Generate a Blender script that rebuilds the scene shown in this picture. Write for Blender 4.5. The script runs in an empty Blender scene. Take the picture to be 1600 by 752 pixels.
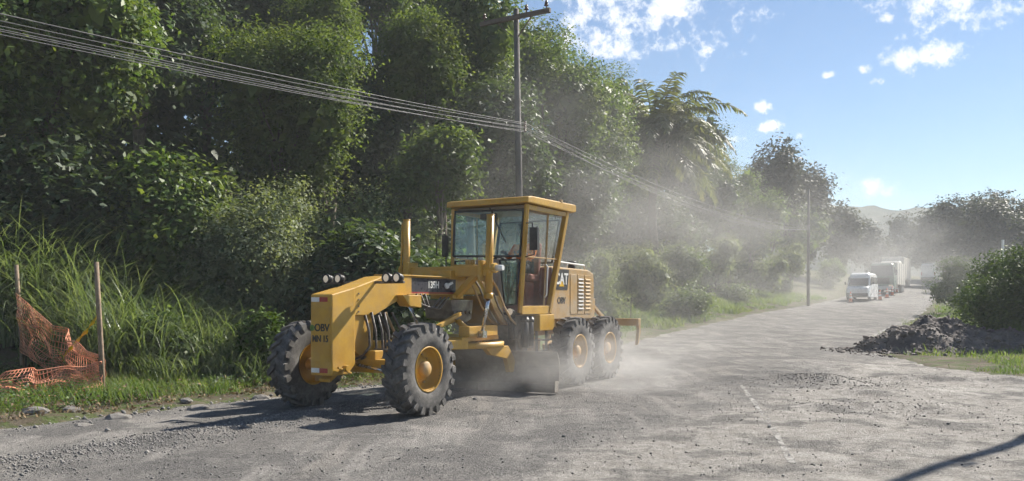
import bpy, math, random
import numpy as np
from mathutils import Vector, Matrix, Euler

# ------------------------------------------------------------------ camera, world, sun, exposure
scn = bpy.context.scene
col = scn.collection
FPX, HY, EYE = 1300.0, 472.0, 1.7          # focal length and horizon in photograph pixels, eye height
cam_data = bpy.data.cameras.new('camera')
cam = bpy.data.objects.new('camera', cam_data)
col.objects.link(cam)
cam.location = (0, 0, EYE)
cam.rotation_euler = (math.radians(90), 0, 0)
cam_data.sensor_width = 36
cam_data.lens = FPX / 1600 * 36
cam_data.shift_y = (HY - 376) / 1600
cam_data.clip_end = 4000
scn.camera = cam

SUN_AZ = math.radians(48)                # clockwise from +Y (towards the right of the view)
SUN_EL = math.radians(39)
SKY_STRENGTH, SUN_STRENGTH, EXPOSURE = 0.056, 5.0, 1.10
sund = Vector((math.sin(SUN_AZ) * math.cos(SUN_EL), math.cos(SUN_AZ) * math.cos(SUN_EL), math.sin(SUN_EL)))
sl = bpy.data.lights.new('sun', 'SUN')
sl.energy = SUN_STRENGTH
sl.angle = math.radians(0.6)
sl.color = (1.0, 0.94, 0.84)
so = bpy.data.objects.new('sun', sl)
col.objects.link(so)
so.rotation_euler = (-sund).to_track_quat('-Z', 'Y').to_euler()
so.location = (20, 20, 40)

world = bpy.data.worlds.new('World')
scn.world = world
world.use_nodes = True


def build_world():
    nt = world.node_tree
    N, L = nt.nodes, nt.links
    N.clear()
    out = N.new('ShaderNodeOutputWorld')
    bg = N.new('ShaderNodeBackground')
    bg.inputs['Strength'].default_value = SKY_STRENGTH
    sky = N.new('ShaderNodeTexSky')
    sky.sky_type = 'NISHITA'
    sky.sun_disc = False
    sky.sun_elevation = SUN_EL
    sky.sun_rotation = SUN_AZ
    sky.air_density = 1.0
    sky.dust_density = 0.05
    sky.ozone_density = 3.0
    tc = N.new('ShaderNodeTexCoord')
    noise = N.new('ShaderNodeTexNoise')
    noise.inputs['Scale'].default_value = 34
    noise.inputs['Detail'].default_value = 7
    noise.inputs['Roughness'].default_value = 0.68
    noise2 = N.new('ShaderNodeTexNoise')
    noise2.inputs['Scale'].default_value = 9
    noise2.inputs['Detail'].default_value = 3
    L.new(tc.outputs['Generated'], noise.inputs['Vector'])
    L.new(tc.outputs['Generated'], noise2.inputs['Vector'])

    def direction(px, py):
        return Vector(((px - 800) / FPX, 1, (HY - py) / FPX)).normalized()
    # fair-weather clouds: direction, angular radius, flattening
    clouds = [(direction(975, 8), .095, 1.6), (direction(1010, -5), .12, 2.0), (direction(930, -25), .07, 1.5), (direction(1480, -10), .068, 2.4),
              (direction(1590, 5), .022, 1.3),
              (direction(1408, 95), .020, 1.6), (direction(1468, 80), .022, 1.5), (direction(1352, 108), .009, 1.6),
              (direction(1376, 128), .008, 1.4), (direction(1384, 28), .011, 1.6), (direction(1190, 168), .011, 1.6),
              (direction(1294, 118), .009, 2.2), (direction(1248, 214), .008, 1.8), (direction(1156, 218), .016, 2.4),
              (direction(1205, 198), .012, 2.0), (direction(1350, 290), .032, 2.6)]
    rnd = random.Random(5)
    for _ in range(9):                     # the same scattered clouds go on round the rest of the sky
        az = rnd.uniform(0.9, 5.4)
        el = rnd.uniform(0.12, 0.8)
        clouds.append((Vector((math.sin(az) * math.cos(el), math.cos(az) * math.cos(el), math.sin(el))),
                       rnd.uniform(.03, .11), rnd.uniform(1.4, 2.2)))
    prev = None
    for d, r, flat in clouds:
        sub = N.new('ShaderNodeVectorMath')
        sub.operation = 'SUBTRACT'
        sub.inputs[1].default_value = d
        L.new(tc.outputs['Generated'], sub.inputs[0])
        mul = N.new('ShaderNodeVectorMath')
        mul.operation = 'MULTIPLY'
        mul.inputs[1].default_value = (1 / r, 1 / r, flat / r)
        L.new(sub.outputs[0], mul.inputs[0])
        ln = N.new('ShaderNodeVectorMath')
        ln.operation = 'LENGTH'
        L.new(mul.outputs[0], ln.inputs[0])
        inv = N.new('ShaderNodeMath')
        inv.operation = 'SUBTRACT'
        inv.inputs[0].default_value = 1.0
        L.new(ln.outputs['Value'], inv.inputs[1])
        if prev is None:
            prev = inv
        else:
            mx = N.new('ShaderNodeMath')
            mx.operation = 'MAXIMUM'
            L.new(prev.outputs[0], mx.inputs[0])
            L.new(inv.outputs[0], mx.inputs[1])
            prev = mx
    cl = N.new('ShaderNodeMath')
    cl.operation = 'MAXIMUM'
    cl.inputs[1].default_value = -1.2
    lim = N.new('ShaderNodeMath')
    lim.operation = 'MINIMUM'
    lim.inputs[1].default_value = .68
    L.new(prev.outputs[0], lim.inputs[0])
    L.new(lim.outputs[0], cl.inputs[0])
    nm = N.new('ShaderNodeMath')
    nm.operation = 'MULTIPLY_ADD'
    nm.inputs[1].default_value = 5.0
    nm.inputs[2].default_value = -2.45
    L.new(noise.outputs['Fac'], nm.inputs[0])
    add = N.new('ShaderNodeMath')
    add.operation = 'ADD'
    L.new(cl.outputs[0], add.inputs[0])
    L.new(nm.outputs[0], add.inputs[1])
    ss = N.new('ShaderNodeMapRange')
    ss.interpolation_type = 'SMOOTHSTEP'
    ss.inputs['From Min'].default_value = 0.05
    ss.inputs['From Max'].default_value = 1.1
    ss.inputs['To Max'].default_value = 0.95
    L.new(add.outputs[0], ss.inputs['Value'])
    ccol = N.new('ShaderNodeMix')
    ccol.data_type = 'RGBA'
    ccol.inputs['A'].default_value = (7.2, 7.6, 8.6, 1)
    ccol.inputs['B'].default_value = (12.5, 12.5, 12.5, 1)
    L.new(noise2.outputs['Fac'], ccol.inputs['Factor'])
    mix = N.new('ShaderNodeMix')
    mix.data_type = 'RGBA'
    L.new(ss.outputs[0], mix.inputs['Factor'])
    L.new(sky.outputs[0], mix.inputs['A'])
    L.new(ccol.outputs['Result'], mix.inputs['B'])
    L.new(mix.outputs['Result'], bg.inputs['Color'])
    L.new(bg.outputs[0], out.inputs['Surface'])


build_world()
scn.view_settings.view_transform = 'Standard'
scn.view_settings.look = 'None'
scn.view_settings.exposure = EXPOSURE
scn.view_settings.gamma = 1
scn.view_settings.use_curve_mapping = False
scn.render.engine = 'CYCLES'
scn.cycles.use_denoising = True
scn.cycles.use_adaptive_sampling = True
scn.cycles.adaptive_threshold = 0.035
scn.cycles.adaptive_min_samples = 16
scn.cycles.max_bounces = 6
scn.cycles.diffuse_bounces = 2
scn.cycles.glossy_bounces = 3
scn.cycles.transmission_bounces = 6
scn.cycles.transparent_max_bounces = 12
scn.cycles.volume_bounces = 1
scn.cycles.volume_step_rate = 4.0
scn.cycles.volume_max_steps = 48
scn.cycles.caustics_reflective = False
scn.cycles.caustics_refractive = False

rng = np.random.default_rng(11)
rnd = random.Random(11)


def at(px, py, Y):
    """world point at depth Y that the photograph shows at this pixel"""
    return Vector(((px - 800) / FPX * Y, Y, EYE + (HY - py) / FPX * Y))


# ------------------------------------------------------------------ tagging and mesh helpers
def tag(o, label=None, cat=None, group=None, kind=None):
    if label:
        o['label'] = label
    if cat:
        o['category'] = cat
    if group:
        o['group'] = group
    if kind:
        o['kind'] = kind
    return o


def empty(name, loc=(0, 0, 0), rz=0):
    o = bpy.data.objects.new(name, None)
    col.objects.link(o)
    o.location = loc
    o.rotation_euler = (0, 0, rz)
    o.empty_display_size = 0.3
    return o


def link(name, me, parent=None):
    o = bpy.data.objects.new(name, me)
    col.objects.link(o)
    if parent is not None:
        o.parent = parent
    return o


class MB:
    """collects shapes; build() links them as one mesh object"""

    def __init__(s):
        s.v, s.f, s.sm = [], [], []

    def add(s, vs, fs, smooth=False, M=None):
        b = len(s.v)
        if M is not None:
            vs = [M @ Vector(p) for p in vs]
        s.v += [tuple(p) for p in vs]
        s.f += [tuple(i + b for i in f) for f in fs]
        s.sm += [smooth] * len(fs) if isinstance(smooth, bool) else list(smooth)
        return s

    def box(s, c, size, rot=None, taper=None):
        x, y, z = size[0] / 2, size[1] / 2, size[2] / 2
        tx, ty = taper or (1, 1)
        vs = [(-x, -y, -z), (x, -y, -z), (x, y, -z), (-x, y, -z),
              (-x * tx, -y * ty, z), (x * tx, -y * ty, z), (x * tx, y * ty, z), (-x * tx, y * ty, z)]
        fs = [(0, 3, 2, 1), (4, 5, 6, 7), (0, 1, 5, 4), (1, 2, 6, 5), (2, 3, 7, 6), (3, 0, 4, 7)]
        M = Matrix.Translation(c)
        if rot:
            M = M @ Euler(rot).to_matrix().to_4x4()
        return s.add(vs, fs, False, M)

    def span(s, x0, x1, y0, y1, z0, z1):
        return s.box(((x0 + x1) / 2, (y0 + y1) / 2, (z0 + z1) / 2), (abs(x1 - x0), abs(y1 - y0), abs(z1 - z0)))

    def prism(s, prof, y0, y1):
        """profile in x,z extruded along y"""
        n = len(prof)
        area = sum(prof[i][0] * prof[(i + 1) % n][1] - prof[(i + 1) % n][0] * prof[i][1] for i in range(n))
        if area < 0:
            prof = prof[::-1]
        vs = [(p[0], y0, p[1]) for p in prof] + [(p[0], y1, p[1]) for p in prof]
        fs = [tuple(range(n)), tuple(range(2 * n - 1, n - 1, -1))]
        for i in range(n):
            j = (i + 1) % n
            fs.append((i, i + n, j + n, j))
        return s.add(vs, fs)

    def bar(s, a, b, w, h=None, up=(0, 0, 1)):
        """rectangular bar from a to b"""
        a, b = Vector(a), Vector(b)
        h = h or w
        d = (b - a)
        q = d.to_track_quat('X', 'Z' if abs(d.normalized().z) < .95 else 'Y')
        M = Matrix.Translation((a + b) / 2) @ q.to_matrix().to_4x4()
        l = d.length / 2
        vs = [(sx * l, sy * w / 2, sz * h / 2) for sx in (-1, 1) for sy in (-1, 1) for sz in (-1, 1)]
        fs = [(0, 1, 3, 2), (4, 6, 7, 5), (0, 4, 5, 1), (2, 3, 7, 6), (0, 2, 6, 4), (1, 5, 7, 3)]
        return s.add(vs, fs, False, M)

    def cyl(s, a, b, r0, r1=None, n=14):
        a, b = Vector(a), Vector(b)
        r1 = r0 if r1 is None else r1
        d = b - a
        q = d.to_track_quat('Z', 'Y')
        X, Y = q @ Vector((1, 0, 0)), q @ Vector((0, 1, 0))
        vs = []
        for p, r in ((a, r0), (b, r1)):
            for k in range(n):
                t = 2 * math.pi * k / n
                vs.append(p + X * (r * math.cos(t)) + Y * (r * math.sin(t)))
        fs = [(k, (k + 1) % n, n + (k + 1) % n, n + k) for k in range(n)]
        fs += [tuple(range(n - 1, -1, -1)), tuple(range(n, 2 * n))]
        return s.add(vs, fs, [True] * n + [False] * 2)

    def tube(s, pts, r, n=6):
        pts = [Vector(p) for p in pts]
        rs = r if isinstance(r, (list, tuple)) else [r] * len(pts)
        vs, fs = [], []
        for i, p in enumerate(pts):
            d = pts[min(i + 1, len(pts) - 1)] - pts[max(i - 1, 0)]
            q = d.to_track_quat('Z', 'Y') if d.length > 1e-9 else Vector((0, 0, 1)).to_track_quat('Z', 'Y')
            X, Y = q @ Vector((1, 0, 0)), q @ Vector((0, 1, 0))
            if i:      # keep rings from twisting
                X0 = lastX - d.normalized() * lastX.dot(d.normalized())
                if X0.length > 1e-6:
                    X = X0.normalized()
                    Y = d.normalized().cross(X)
            lastX = X
            for k in range(n):
                t = 2 * math.pi * k / n
                vs.append(p + X * (rs[i] * math.cos(t)) + Y * (rs[i] * math.sin(t)))
        m = len(pts)
        for i in range(m - 1):
            for k in range(n):
                k2 = (k + 1) % n
                fs.append((i * n + k, i * n + k2, (i + 1) * n + k2, (i + 1) * n + k))
        sm = [True] * len(fs) + [False] * 2
        fs += [tuple(range(n - 1, -1, -1)), tuple(range((m - 1) * n, m * n))]
        return s.add(vs, fs, sm)

    def lathe(s, prof, n=32, M=None):
        """profile (radius, along) about local Y"""
        vs, fs = [], []
        m = len(prof)
        for k in range(n):
            t = 2 * math.pi * k / n
            for r, y in prof:
                vs.append((r * math.cos(t), y, r * math.sin(t)))
        for k in range(n):
            k2 = (k + 1) % n
            for i in range(m - 1):
                fs.append((k * m + i, k * m + i + 1, k2 * m + i + 1, k2 * m + i))
        return s.add(vs, fs, True, M)

    def mesh(s, name, mat):
        me = bpy.data.meshes.new(name)
        me.from_pydata(s.v, [], s.f)
        me.polygons.foreach_set('use_smooth', s.sm)
        if mat:
            me.materials.append(mat)
        me.update()
        return me

    def build(s, name, mat, parent=None, bevel=0, seg=2):
        o = link(name, s.mesh(name, mat), parent)
        if bevel:
            b = o.modifiers.new('bevel', 'BEVEL')
            b.width = bevel
            b.segments = seg
            b.limit_method = 'ANGLE'
            b.angle_limit = math.radians(35)
            b.harden_normals = False
        return o


def np_mesh(name, V, Q, mat, smooth=False):
    """mesh from numpy vertices and equal-sized faces"""
    me = bpy.data.meshes.new(name)
    V = np.asarray(V, np.float32)
    Q = np.asarray(Q, np.int32)
    k = Q.shape[1]
    me.vertices.add(len(V))
    me.vertices.foreach_set('co', V.ravel())
    me.loops.add(Q.size)
    me.loops.foreach_set('vertex_index', Q.ravel())
    me.polygons.add(len(Q))
    me.polygons.foreach_set('loop_start', np.arange(0, Q.size, k, dtype=np.int32))
    if smooth:
        me.polygons.foreach_set('use_smooth', np.ones(len(Q), bool))
    me.materials.append(mat)
    me.update(calc_edges=True)
    return me


# smooth value noise for terrain and lumps
_tab = rng.random((64, 64, 64)).astype(np.float32)


def vnoise(x, y, z=0.0, s=1.0):
    x, y, z = np.broadcast_arrays(np.asarray(x, float) / s, np.asarray(y, float) / s, np.asarray(z, float) / s)
    xi, yi, zi = np.floor(x).astype(int), np.floor(y).astype(int), np.floor(z).astype(int)
    fx, fy, fz = x - xi, y - yi, z - zi
    fx, fy, fz = (f * f * (3 - 2 * f) for f in (fx, fy, fz))
    r = 0
    for a in (0, 1):
        for b in (0, 1):
            for c in (0, 1):
                w = (fx if a else 1 - fx) * (fy if b else 1 - fy) * (fz if c else 1 - fz)
                r = r + w * _tab[(xi + a) % 64, (yi + b) % 64, (zi + c) % 64]
    return r * 2 - 1


def fbm(x, y, s=1.0, o=3):
    return sum(vnoise(x, y, 7.3 * k, s / 2 ** k) * .5 ** k for k in range(o))


# ------------------------------------------------------------------ materials
def nodes(name):
    m = bpy.data.materials.new(name)
    m.use_nodes = True
    nt = m.node_tree
    return m, nt.nodes, nt.links, nt.nodes['Principled BSDF'], nt.nodes['Material Output']


def noise_node(N, L, vec, scale, detail=4, rough=.6):
    n = N.new('ShaderNodeTexNoise')
    n.inputs['Scale'].default_value = scale
    n.inputs['Detail'].default_value = detail
    n.inputs['Roughness'].default_value = rough
    L.new(vec, n.inputs['Vector'])
    return n.outputs['Fac']


def ramp(N, L, fac, lo, hi, a=0.0, b=1.0):
    r = N.new('ShaderNodeMapRange')
    r.interpolation_type = 'SMOOTHSTEP'
    r.inputs['From Min'].default_value = lo
    r.inputs['From Max'].default_value = hi
    r.inputs['To Min'].default_value = a
    r.inputs['To Max'].default_value = b
    L.new(fac, r.inputs['Value'])
    return r.outputs[0]


def mixc(N, L, fac, a, b):
    m = N.new('ShaderNodeMix')
    m.data_type = 'RGBA'
    if isinstance(fac, (int, float)):
        m.inputs['Factor'].default_value = fac
    else:
        L.new(fac, m.inputs['Factor'])
    for k, c in (('A', a), ('B', b)):
        if isinstance(c, tuple):
            m.inputs[k].default_value = (*c[:3], 1)
        else:
            L.new(c, m.inputs[k])
    return m.outputs['Result']


def pmat(name, c1, c2=None, scale=3.0, rough=.6, metal=0.0, bump=0.0, bscale=40.0, dust=0.0, spec=.4,
         dustc=(.40, .35, .29), lo=.35, hi=.65):
    """painted or natural surface: two tones broken up by noise, a film of dust, fine relief"""
    m, N, L, B, O = nodes(name)
    tc = N.new('ShaderNodeTexCoord')
    v = tc.outputs['Object']
    c = mixc(N, L, ramp(N, L, noise_node(N, L, v, scale), lo, hi), c1, c2 or tuple(x * .8 for x in c1))
    if dust:
        d1 = ramp(N, L, noise_node(N, L, v, scale * 1.7, 6, .7), .38, .72, dust * .35, dust)
        c = mixc(N, L, d1, c, dustc)
    L.new(c, B.inputs['Base Color'])
    rr = ramp(N, L, noise_node(N, L, v, scale * 2.3), .3, .7, max(.05, rough - .12), min(1, rough + .12))
    L.new(rr, B.inputs['Roughness'])
    B.inputs['Metallic'].default_value = metal
    B.inputs['Specular IOR Level'].default_value = spec
    if bump:
        b = N.new('ShaderNodeBump')
        b.inputs['Strength'].default_value = bump
        b.inputs['Distance'].default_value = .02
        L.new(noise_node(N, L, v, bscale, 4), b.inputs['Height'])
        L.new(b.outputs[0], B.inputs['Normal'])
    return m


def leafmat(name, c1, c2, c3, trans=.28, rough=.5, spec=.35):
    """leaves: each leaf its own tone (random per island), patches of another tone, light through the blade"""
    m, N, L, B, O = nodes(name)
    geo = N.new('ShaderNodeNewGeometry')
    tc = N.new('ShaderNodeTexCoord')
    c = mixc(N, L, ramp(N, L, geo.outputs['Random Per Island'], .1, .95), c1, c2)
    c = mixc(N, L, ramp(N, L, noise_node(N, L, tc.outputs['Object'], .55, 2), .45, .72, 0, .7), c, c3)
    L.new(c, B.inputs['Base Color'])
    B.inputs['Roughness'].default_value = rough
    B.inputs['Specular IOR Level'].default_value = spec
    t = N.new('ShaderNodeBsdfTranslucent')
    tcol = N.new('ShaderNodeMix')
    tcol.data_type = 'RGBA'
    tcol.blend_type = 'MULTIPLY'
    tcol.inputs['Factor'].default_value = 1
    L.new(c, tcol.inputs['A'])
    tcol.inputs['B'].default_value = (1.5, 1.5, .7, 1)
    L.new(tcol.outputs['Result'], t.inputs['Color'])
    ms = N.new('ShaderNodeMixShader')
    ms.inputs[0].default_value = trans
    L.new(B.outputs[0], ms.inputs[1])
    L.new(t.outputs[0], ms.inputs[2])
    L.new(ms.outputs[0], O.inputs['Surface'])
    return m


def glassmat(name, tint, film=(.5, .5, .47), lo=.05, hi=.22):
    m, N, L, B, O = nodes(name)
    N.remove(B)
    tr = N.new('ShaderNodeBsdfTransparent')
    tr.inputs[0].default_value = (*tint, 1)
    gl = N.new('ShaderNodeBsdfGlossy')
    gl.inputs['Roughness'].default_value = .06
    d0 = N.new('ShaderNodeBsdfDiffuse')          # dust film on the pane
    d0.inputs[0].default_value = (*film, 1)
    d1 = N.new('ShaderNodeBsdfTranslucent')
    d1.inputs[0].default_value = (*film, 1)
    df = N.new('ShaderNodeMixShader')
    df.inputs[0].default_value = .6
    L.new(d0.outputs[0], df.inputs[1])
    L.new(d1.outputs[0], df.inputs[2])
    lw = N.new('ShaderNodeLayerWeight')          # Schlick reflection, the same on both faces of the pane
    lw.inputs['Blend'].default_value = .5
    p5 = N.new('ShaderNodeMath')
    p5.operation = 'POWER'
    p5.inputs[1].default_value = 5
    L.new(lw.outputs['Facing'], p5.inputs[0])
    fr = N.new('ShaderNodeMath')
    fr.operation = 'MULTIPLY_ADD'
    fr.inputs[1].default_value = .95
    fr.inputs[2].default_value = .04
    L.new(p5.outputs[0], fr.inputs[0])
    tc = N.new('ShaderNodeTexCoord')
    dustf = ramp(N, L, noise_node(N, L, tc.outputs['Object'], 3.0, 5), .3, .8, lo, hi)
    m1 = N.new('ShaderNodeMixShader')
    L.new(fr.outputs[0], m1.inputs[0])
    L.new(tr.outputs[0], m1.inputs[1])
    L.new(gl.outputs[0], m1.inputs[2])
    m2 = N.new('ShaderNodeMixShader')
    L.new(dustf, m2.inputs[0])
    L.new(m1.outputs[0], m2.inputs[1])
    L.new(df.outputs[0], m2.inputs[2])
    L.new(m2.outputs[0], O.inputs['Surface'])
    return m


def lampmat(name, c, e):
    m, N, L, B, O = nodes(name)
    B.inputs['Base Color'].default_value = (*c, 1)
    B.inputs['Roughness'].default_value = .15
    B.inputs['Emission Color'].default_value = (1, .9, .72, 1)
    B.inputs['Emission Strength'].default_value = e
    return m


M = {}
M['paint'] = pmat('yellow_paint', (.56, .315, .026), (.46, .245, .022), 2.6, .42, dust=.36, spec=.45, bump=.08, bscale=25, dustc=(.38, .28, .15))
M['paint_dusty'] = pmat('dusty_yellow_paint', (.48, .25, .035), (.38, .21, .04), 2.4, .62, dust=.80, spec=.35, dustc=(.38, .32, .24))
M['black'] = pmat('black_paint', (.012, .012, .013), (.02, .02, .02), 6, .45, dust=.12)
M['navy'] = pmat('navy_decal', (.012, .016, .032), (.018, .02, .036), 6, .35, dust=.12)
M['red'] = pmat('red_decal', (.36, .02, .018), (.30, .018, .016), 8, .4, dust=.15)
M['white'] = pmat('white_paint', (.78, .78, .76), (.70, .70, .68), 4, .4, dust=.15)
M['rubber'] = pmat('tyre_rubber', (.024, .023, .023), (.042, .039, .036), 5, .8, bump=.25, bscale=60, dust=.78, dustc=(.22, .205, .19))
M['steel'] = pmat('worn_steel', (.15, .135, .125), (.20, .18, .16), 3, .6, metal=.3, dust=.7, bump=.1)
M['chrome'] = pmat('hydraulic_rod', (.6, .6, .6), (.5, .5, .5), 6, .22, metal=.9, dust=.15)
M['grease'] = pmat('greasy_iron', (.05, .042, .035), (.09, .072, .05), 5, .6, dust=.5)
M['hose'] = pmat('rubber_hose', (.02, .02, .02), (.035, .03, .028), 8, .6, dust=.35)
M['interior'] = pmat('cab_interior', (.22, .19, .16), (.28, .23, .19), 3, .7, dust=.3)
M['seat'] = pmat('seat_fabric', (.30, .12, .10), (.24, .10, .085), 5, .9)
M['cabglass'] = glassmat('cab_glass', (.88, .98, .95), (.42, .60, .55), .05, .15)
M['sideglass'] = glassmat('side_glass', (.97, .98, .97), (.60, .54, .50), .01, .07)
M['lens'] = lampmat('lamp_lens', (.62, .47, .35), .12)
M['orange_cloth'] = pmat('orange_vest', (1.0, .24, .03), (.95, .20, .025), 8, .85)
M['blue_cloth'] = pmat('work_trousers', (.03, .035, .06), (.045, .05, .08), 8, .9)
M['skin'] = pmat('skin', (.22, .11, .07), (.19, .09, .06), 9, .55)
M['hair'] = pmat('dark_hair', (.012, .010, .009), (.02, .016, .013), 20, .7)
M['wood'] = pmat('weathered_wood', (.30, .22, .15), (.20, .15, .105), 7, .85, bump=.4, bscale=30)
M['pole'] = pmat('pole_timber', (.13, .12, .11), (.095, .088, .08), 2.0, .85, bump=.3, bscale=25)
M['crossarm'] = pmat('crossarm_timber', (.10, .08, .065), (.14, .11, .085), 5, .8)
M['porcelain'] = pmat('insulator', (.10, .055, .04), (.14, .08, .06), 8, .25)
M['cable'] = pmat('cable_sheath', (.085, .085, .088), (.12, .12, .12), 4, .65)
M['bark'] = pmat('bark', (.13, .105, .08), (.075, .06, .048), 4, .9, bump=.5, bscale=18)
M['palebark'] = pmat('pale_bark', (.24, .21, .17), (.14, .12, .10), 4, .9, bump=.5, bscale=18)
M['rock'] = pmat('rock', (.19, .182, .175), (.115, .11, .105), 3, .9, bump=.6, bscale=14, dust=.3)
M['clod'] = pmat('broken_asphalt', (.065, .056, .054), (.12, .10, .094), 2.5, .92, bump=.6, bscale=14, dust=.25)
M['soil'] = pmat('dark_soil', (.085, .070, .066), (.135, .115, .105), 1.4, .95, bump=.8, bscale=9)
M['net'] = pmat('orange_net', (.80, .26, .11), (.66, .24, .13), 3, .6, dust=.40, dustc=(.55, .42, .34))
M['tape'] = pmat('yellow_tape', (.80, .56, .03), (.70, .46, .03), 6, .4)
M['cone'] = pmat('cone_orange', (.75, .14, .025), (.62, .11, .02), 4, .5, dust=.2)
M['carwhite'] = pmat('white_car_paint', (.76, .77, .77), (.70, .71, .71), 1.5, .3, dust=.2, spec=.5)
M['carglass'] = pmat('vehicle_glass', (.02, .024, .028), (.03, .034, .038), 2, .12, spec=.6)
M['plastic'] = pmat('dark_plastic', (.03, .03, .032), (.045, .045, .045), 5, .6, dust=.2)
M['truckgreen'] = pmat('green_truck_paint', (.10, .17, .14), (.08, .14, .115), 2, .35, dust=.3)
M['tarp'] = pmat('cream_box_body', (.68, .65, .58), (.60, .57, .50), 2, .5, dust=.25)
M['hubgrey'] = pmat('grey_wheel', (.32, .32, .32), (.24, .24, .24), 5, .45, dust=.3)
M['forest_far'] = pmat('wooded_hill', (.018, .034, .024), (.028, .046, .028), .05, .95)

LM = {
    'broad': leafmat('broad_leaf', (0.062, 0.112, 0.035), (0.131, 0.186, 0.055), (0.186, 0.211, 0.048), .35, .50, .28),
    'fluffy': leafmat('fine_yellow_leaf', (0.076, 0.121, 0.040), (0.130, 0.170, 0.053), (0.143, 0.170, 0.053), .42, .6, .2),
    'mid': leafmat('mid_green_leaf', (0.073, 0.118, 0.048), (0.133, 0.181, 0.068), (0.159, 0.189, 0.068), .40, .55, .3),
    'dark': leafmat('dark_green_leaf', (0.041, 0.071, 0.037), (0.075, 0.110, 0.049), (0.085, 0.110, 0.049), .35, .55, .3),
    'grey': leafmat('dusty_shrub_leaf', (0.128, 0.159, 0.090), (0.237, 0.270, 0.161), (0.180, 0.220, 0.087), .35, .6, .25),
    'bright': leafmat('bright_hedge_leaf', (.050, .092, .020), (.095, .145, .030), (.105, .15, .034), .20, .6, .12),
    'far': leafmat('far_tree_leaf', (0.031, 0.041, 0.026), (0.052, 0.060, 0.037), (0.052, 0.058, 0.037), .28, .6, .2),
    'palm': leafmat('palm_leaf', (0.080, 0.101, 0.038), (0.143, 0.160, 0.071), (0.172, 0.160, 0.071), .35, .50, .28),
    'grass': leafmat('verge_grass_blade', (0.075, 0.134, 0.036), (0.151, 0.209, 0.061), (0.194, 0.214, 0.074), .45, .55, .25),
    'reed': leafmat('tall_grass_blade', (0.099, 0.146, 0.068), (0.200, 0.241, 0.133), (0.136, 0.191, 0.079), .42, .42, .45),
    'litter': leafmat('dry_leaf', (.13, .095, .06), (.24, .18, .115), (.10, .07, .045), .1, .8, .1),
    'under': leafmat('undergrowth_leaf', (0.062, 0.106, 0.039), (0.124, 0.179, 0.060), (0.131, 0.162, 0.062), .38, .55, .3),
}


def ground_mat():
    m, N, L, B, O = nodes('verge_ground')
    tc = N.new('ShaderNodeTexCoord')
    v = tc.outputs['Object']
    c = mixc(N, L, ramp(N, L, noise_node(N, L, v, .9, 5), .35, .68), (.075, .060, .044), (.145, .120, .092))
    c = mixc(N, L, ramp(N, L, noise_node(N, L, v, 2.5, 5), .42, .62), c, (.060, .085, .025))
    L.new(c, B.inputs['Base Color'])
    B.inputs['Roughness'].default_value = .95
    B.inputs['Specular IOR Level'].default_value = .1
    b = N.new('ShaderNodeBump')
    b.inputs['Strength'].default_value = .8
    b.inputs['Distance'].default_value = .05
    L.new(noise_node(N, L, v, 12, 5), b.inputs['Height'])
    L.new(b.outputs[0], B.inputs['Normal'])
    return m


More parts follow.
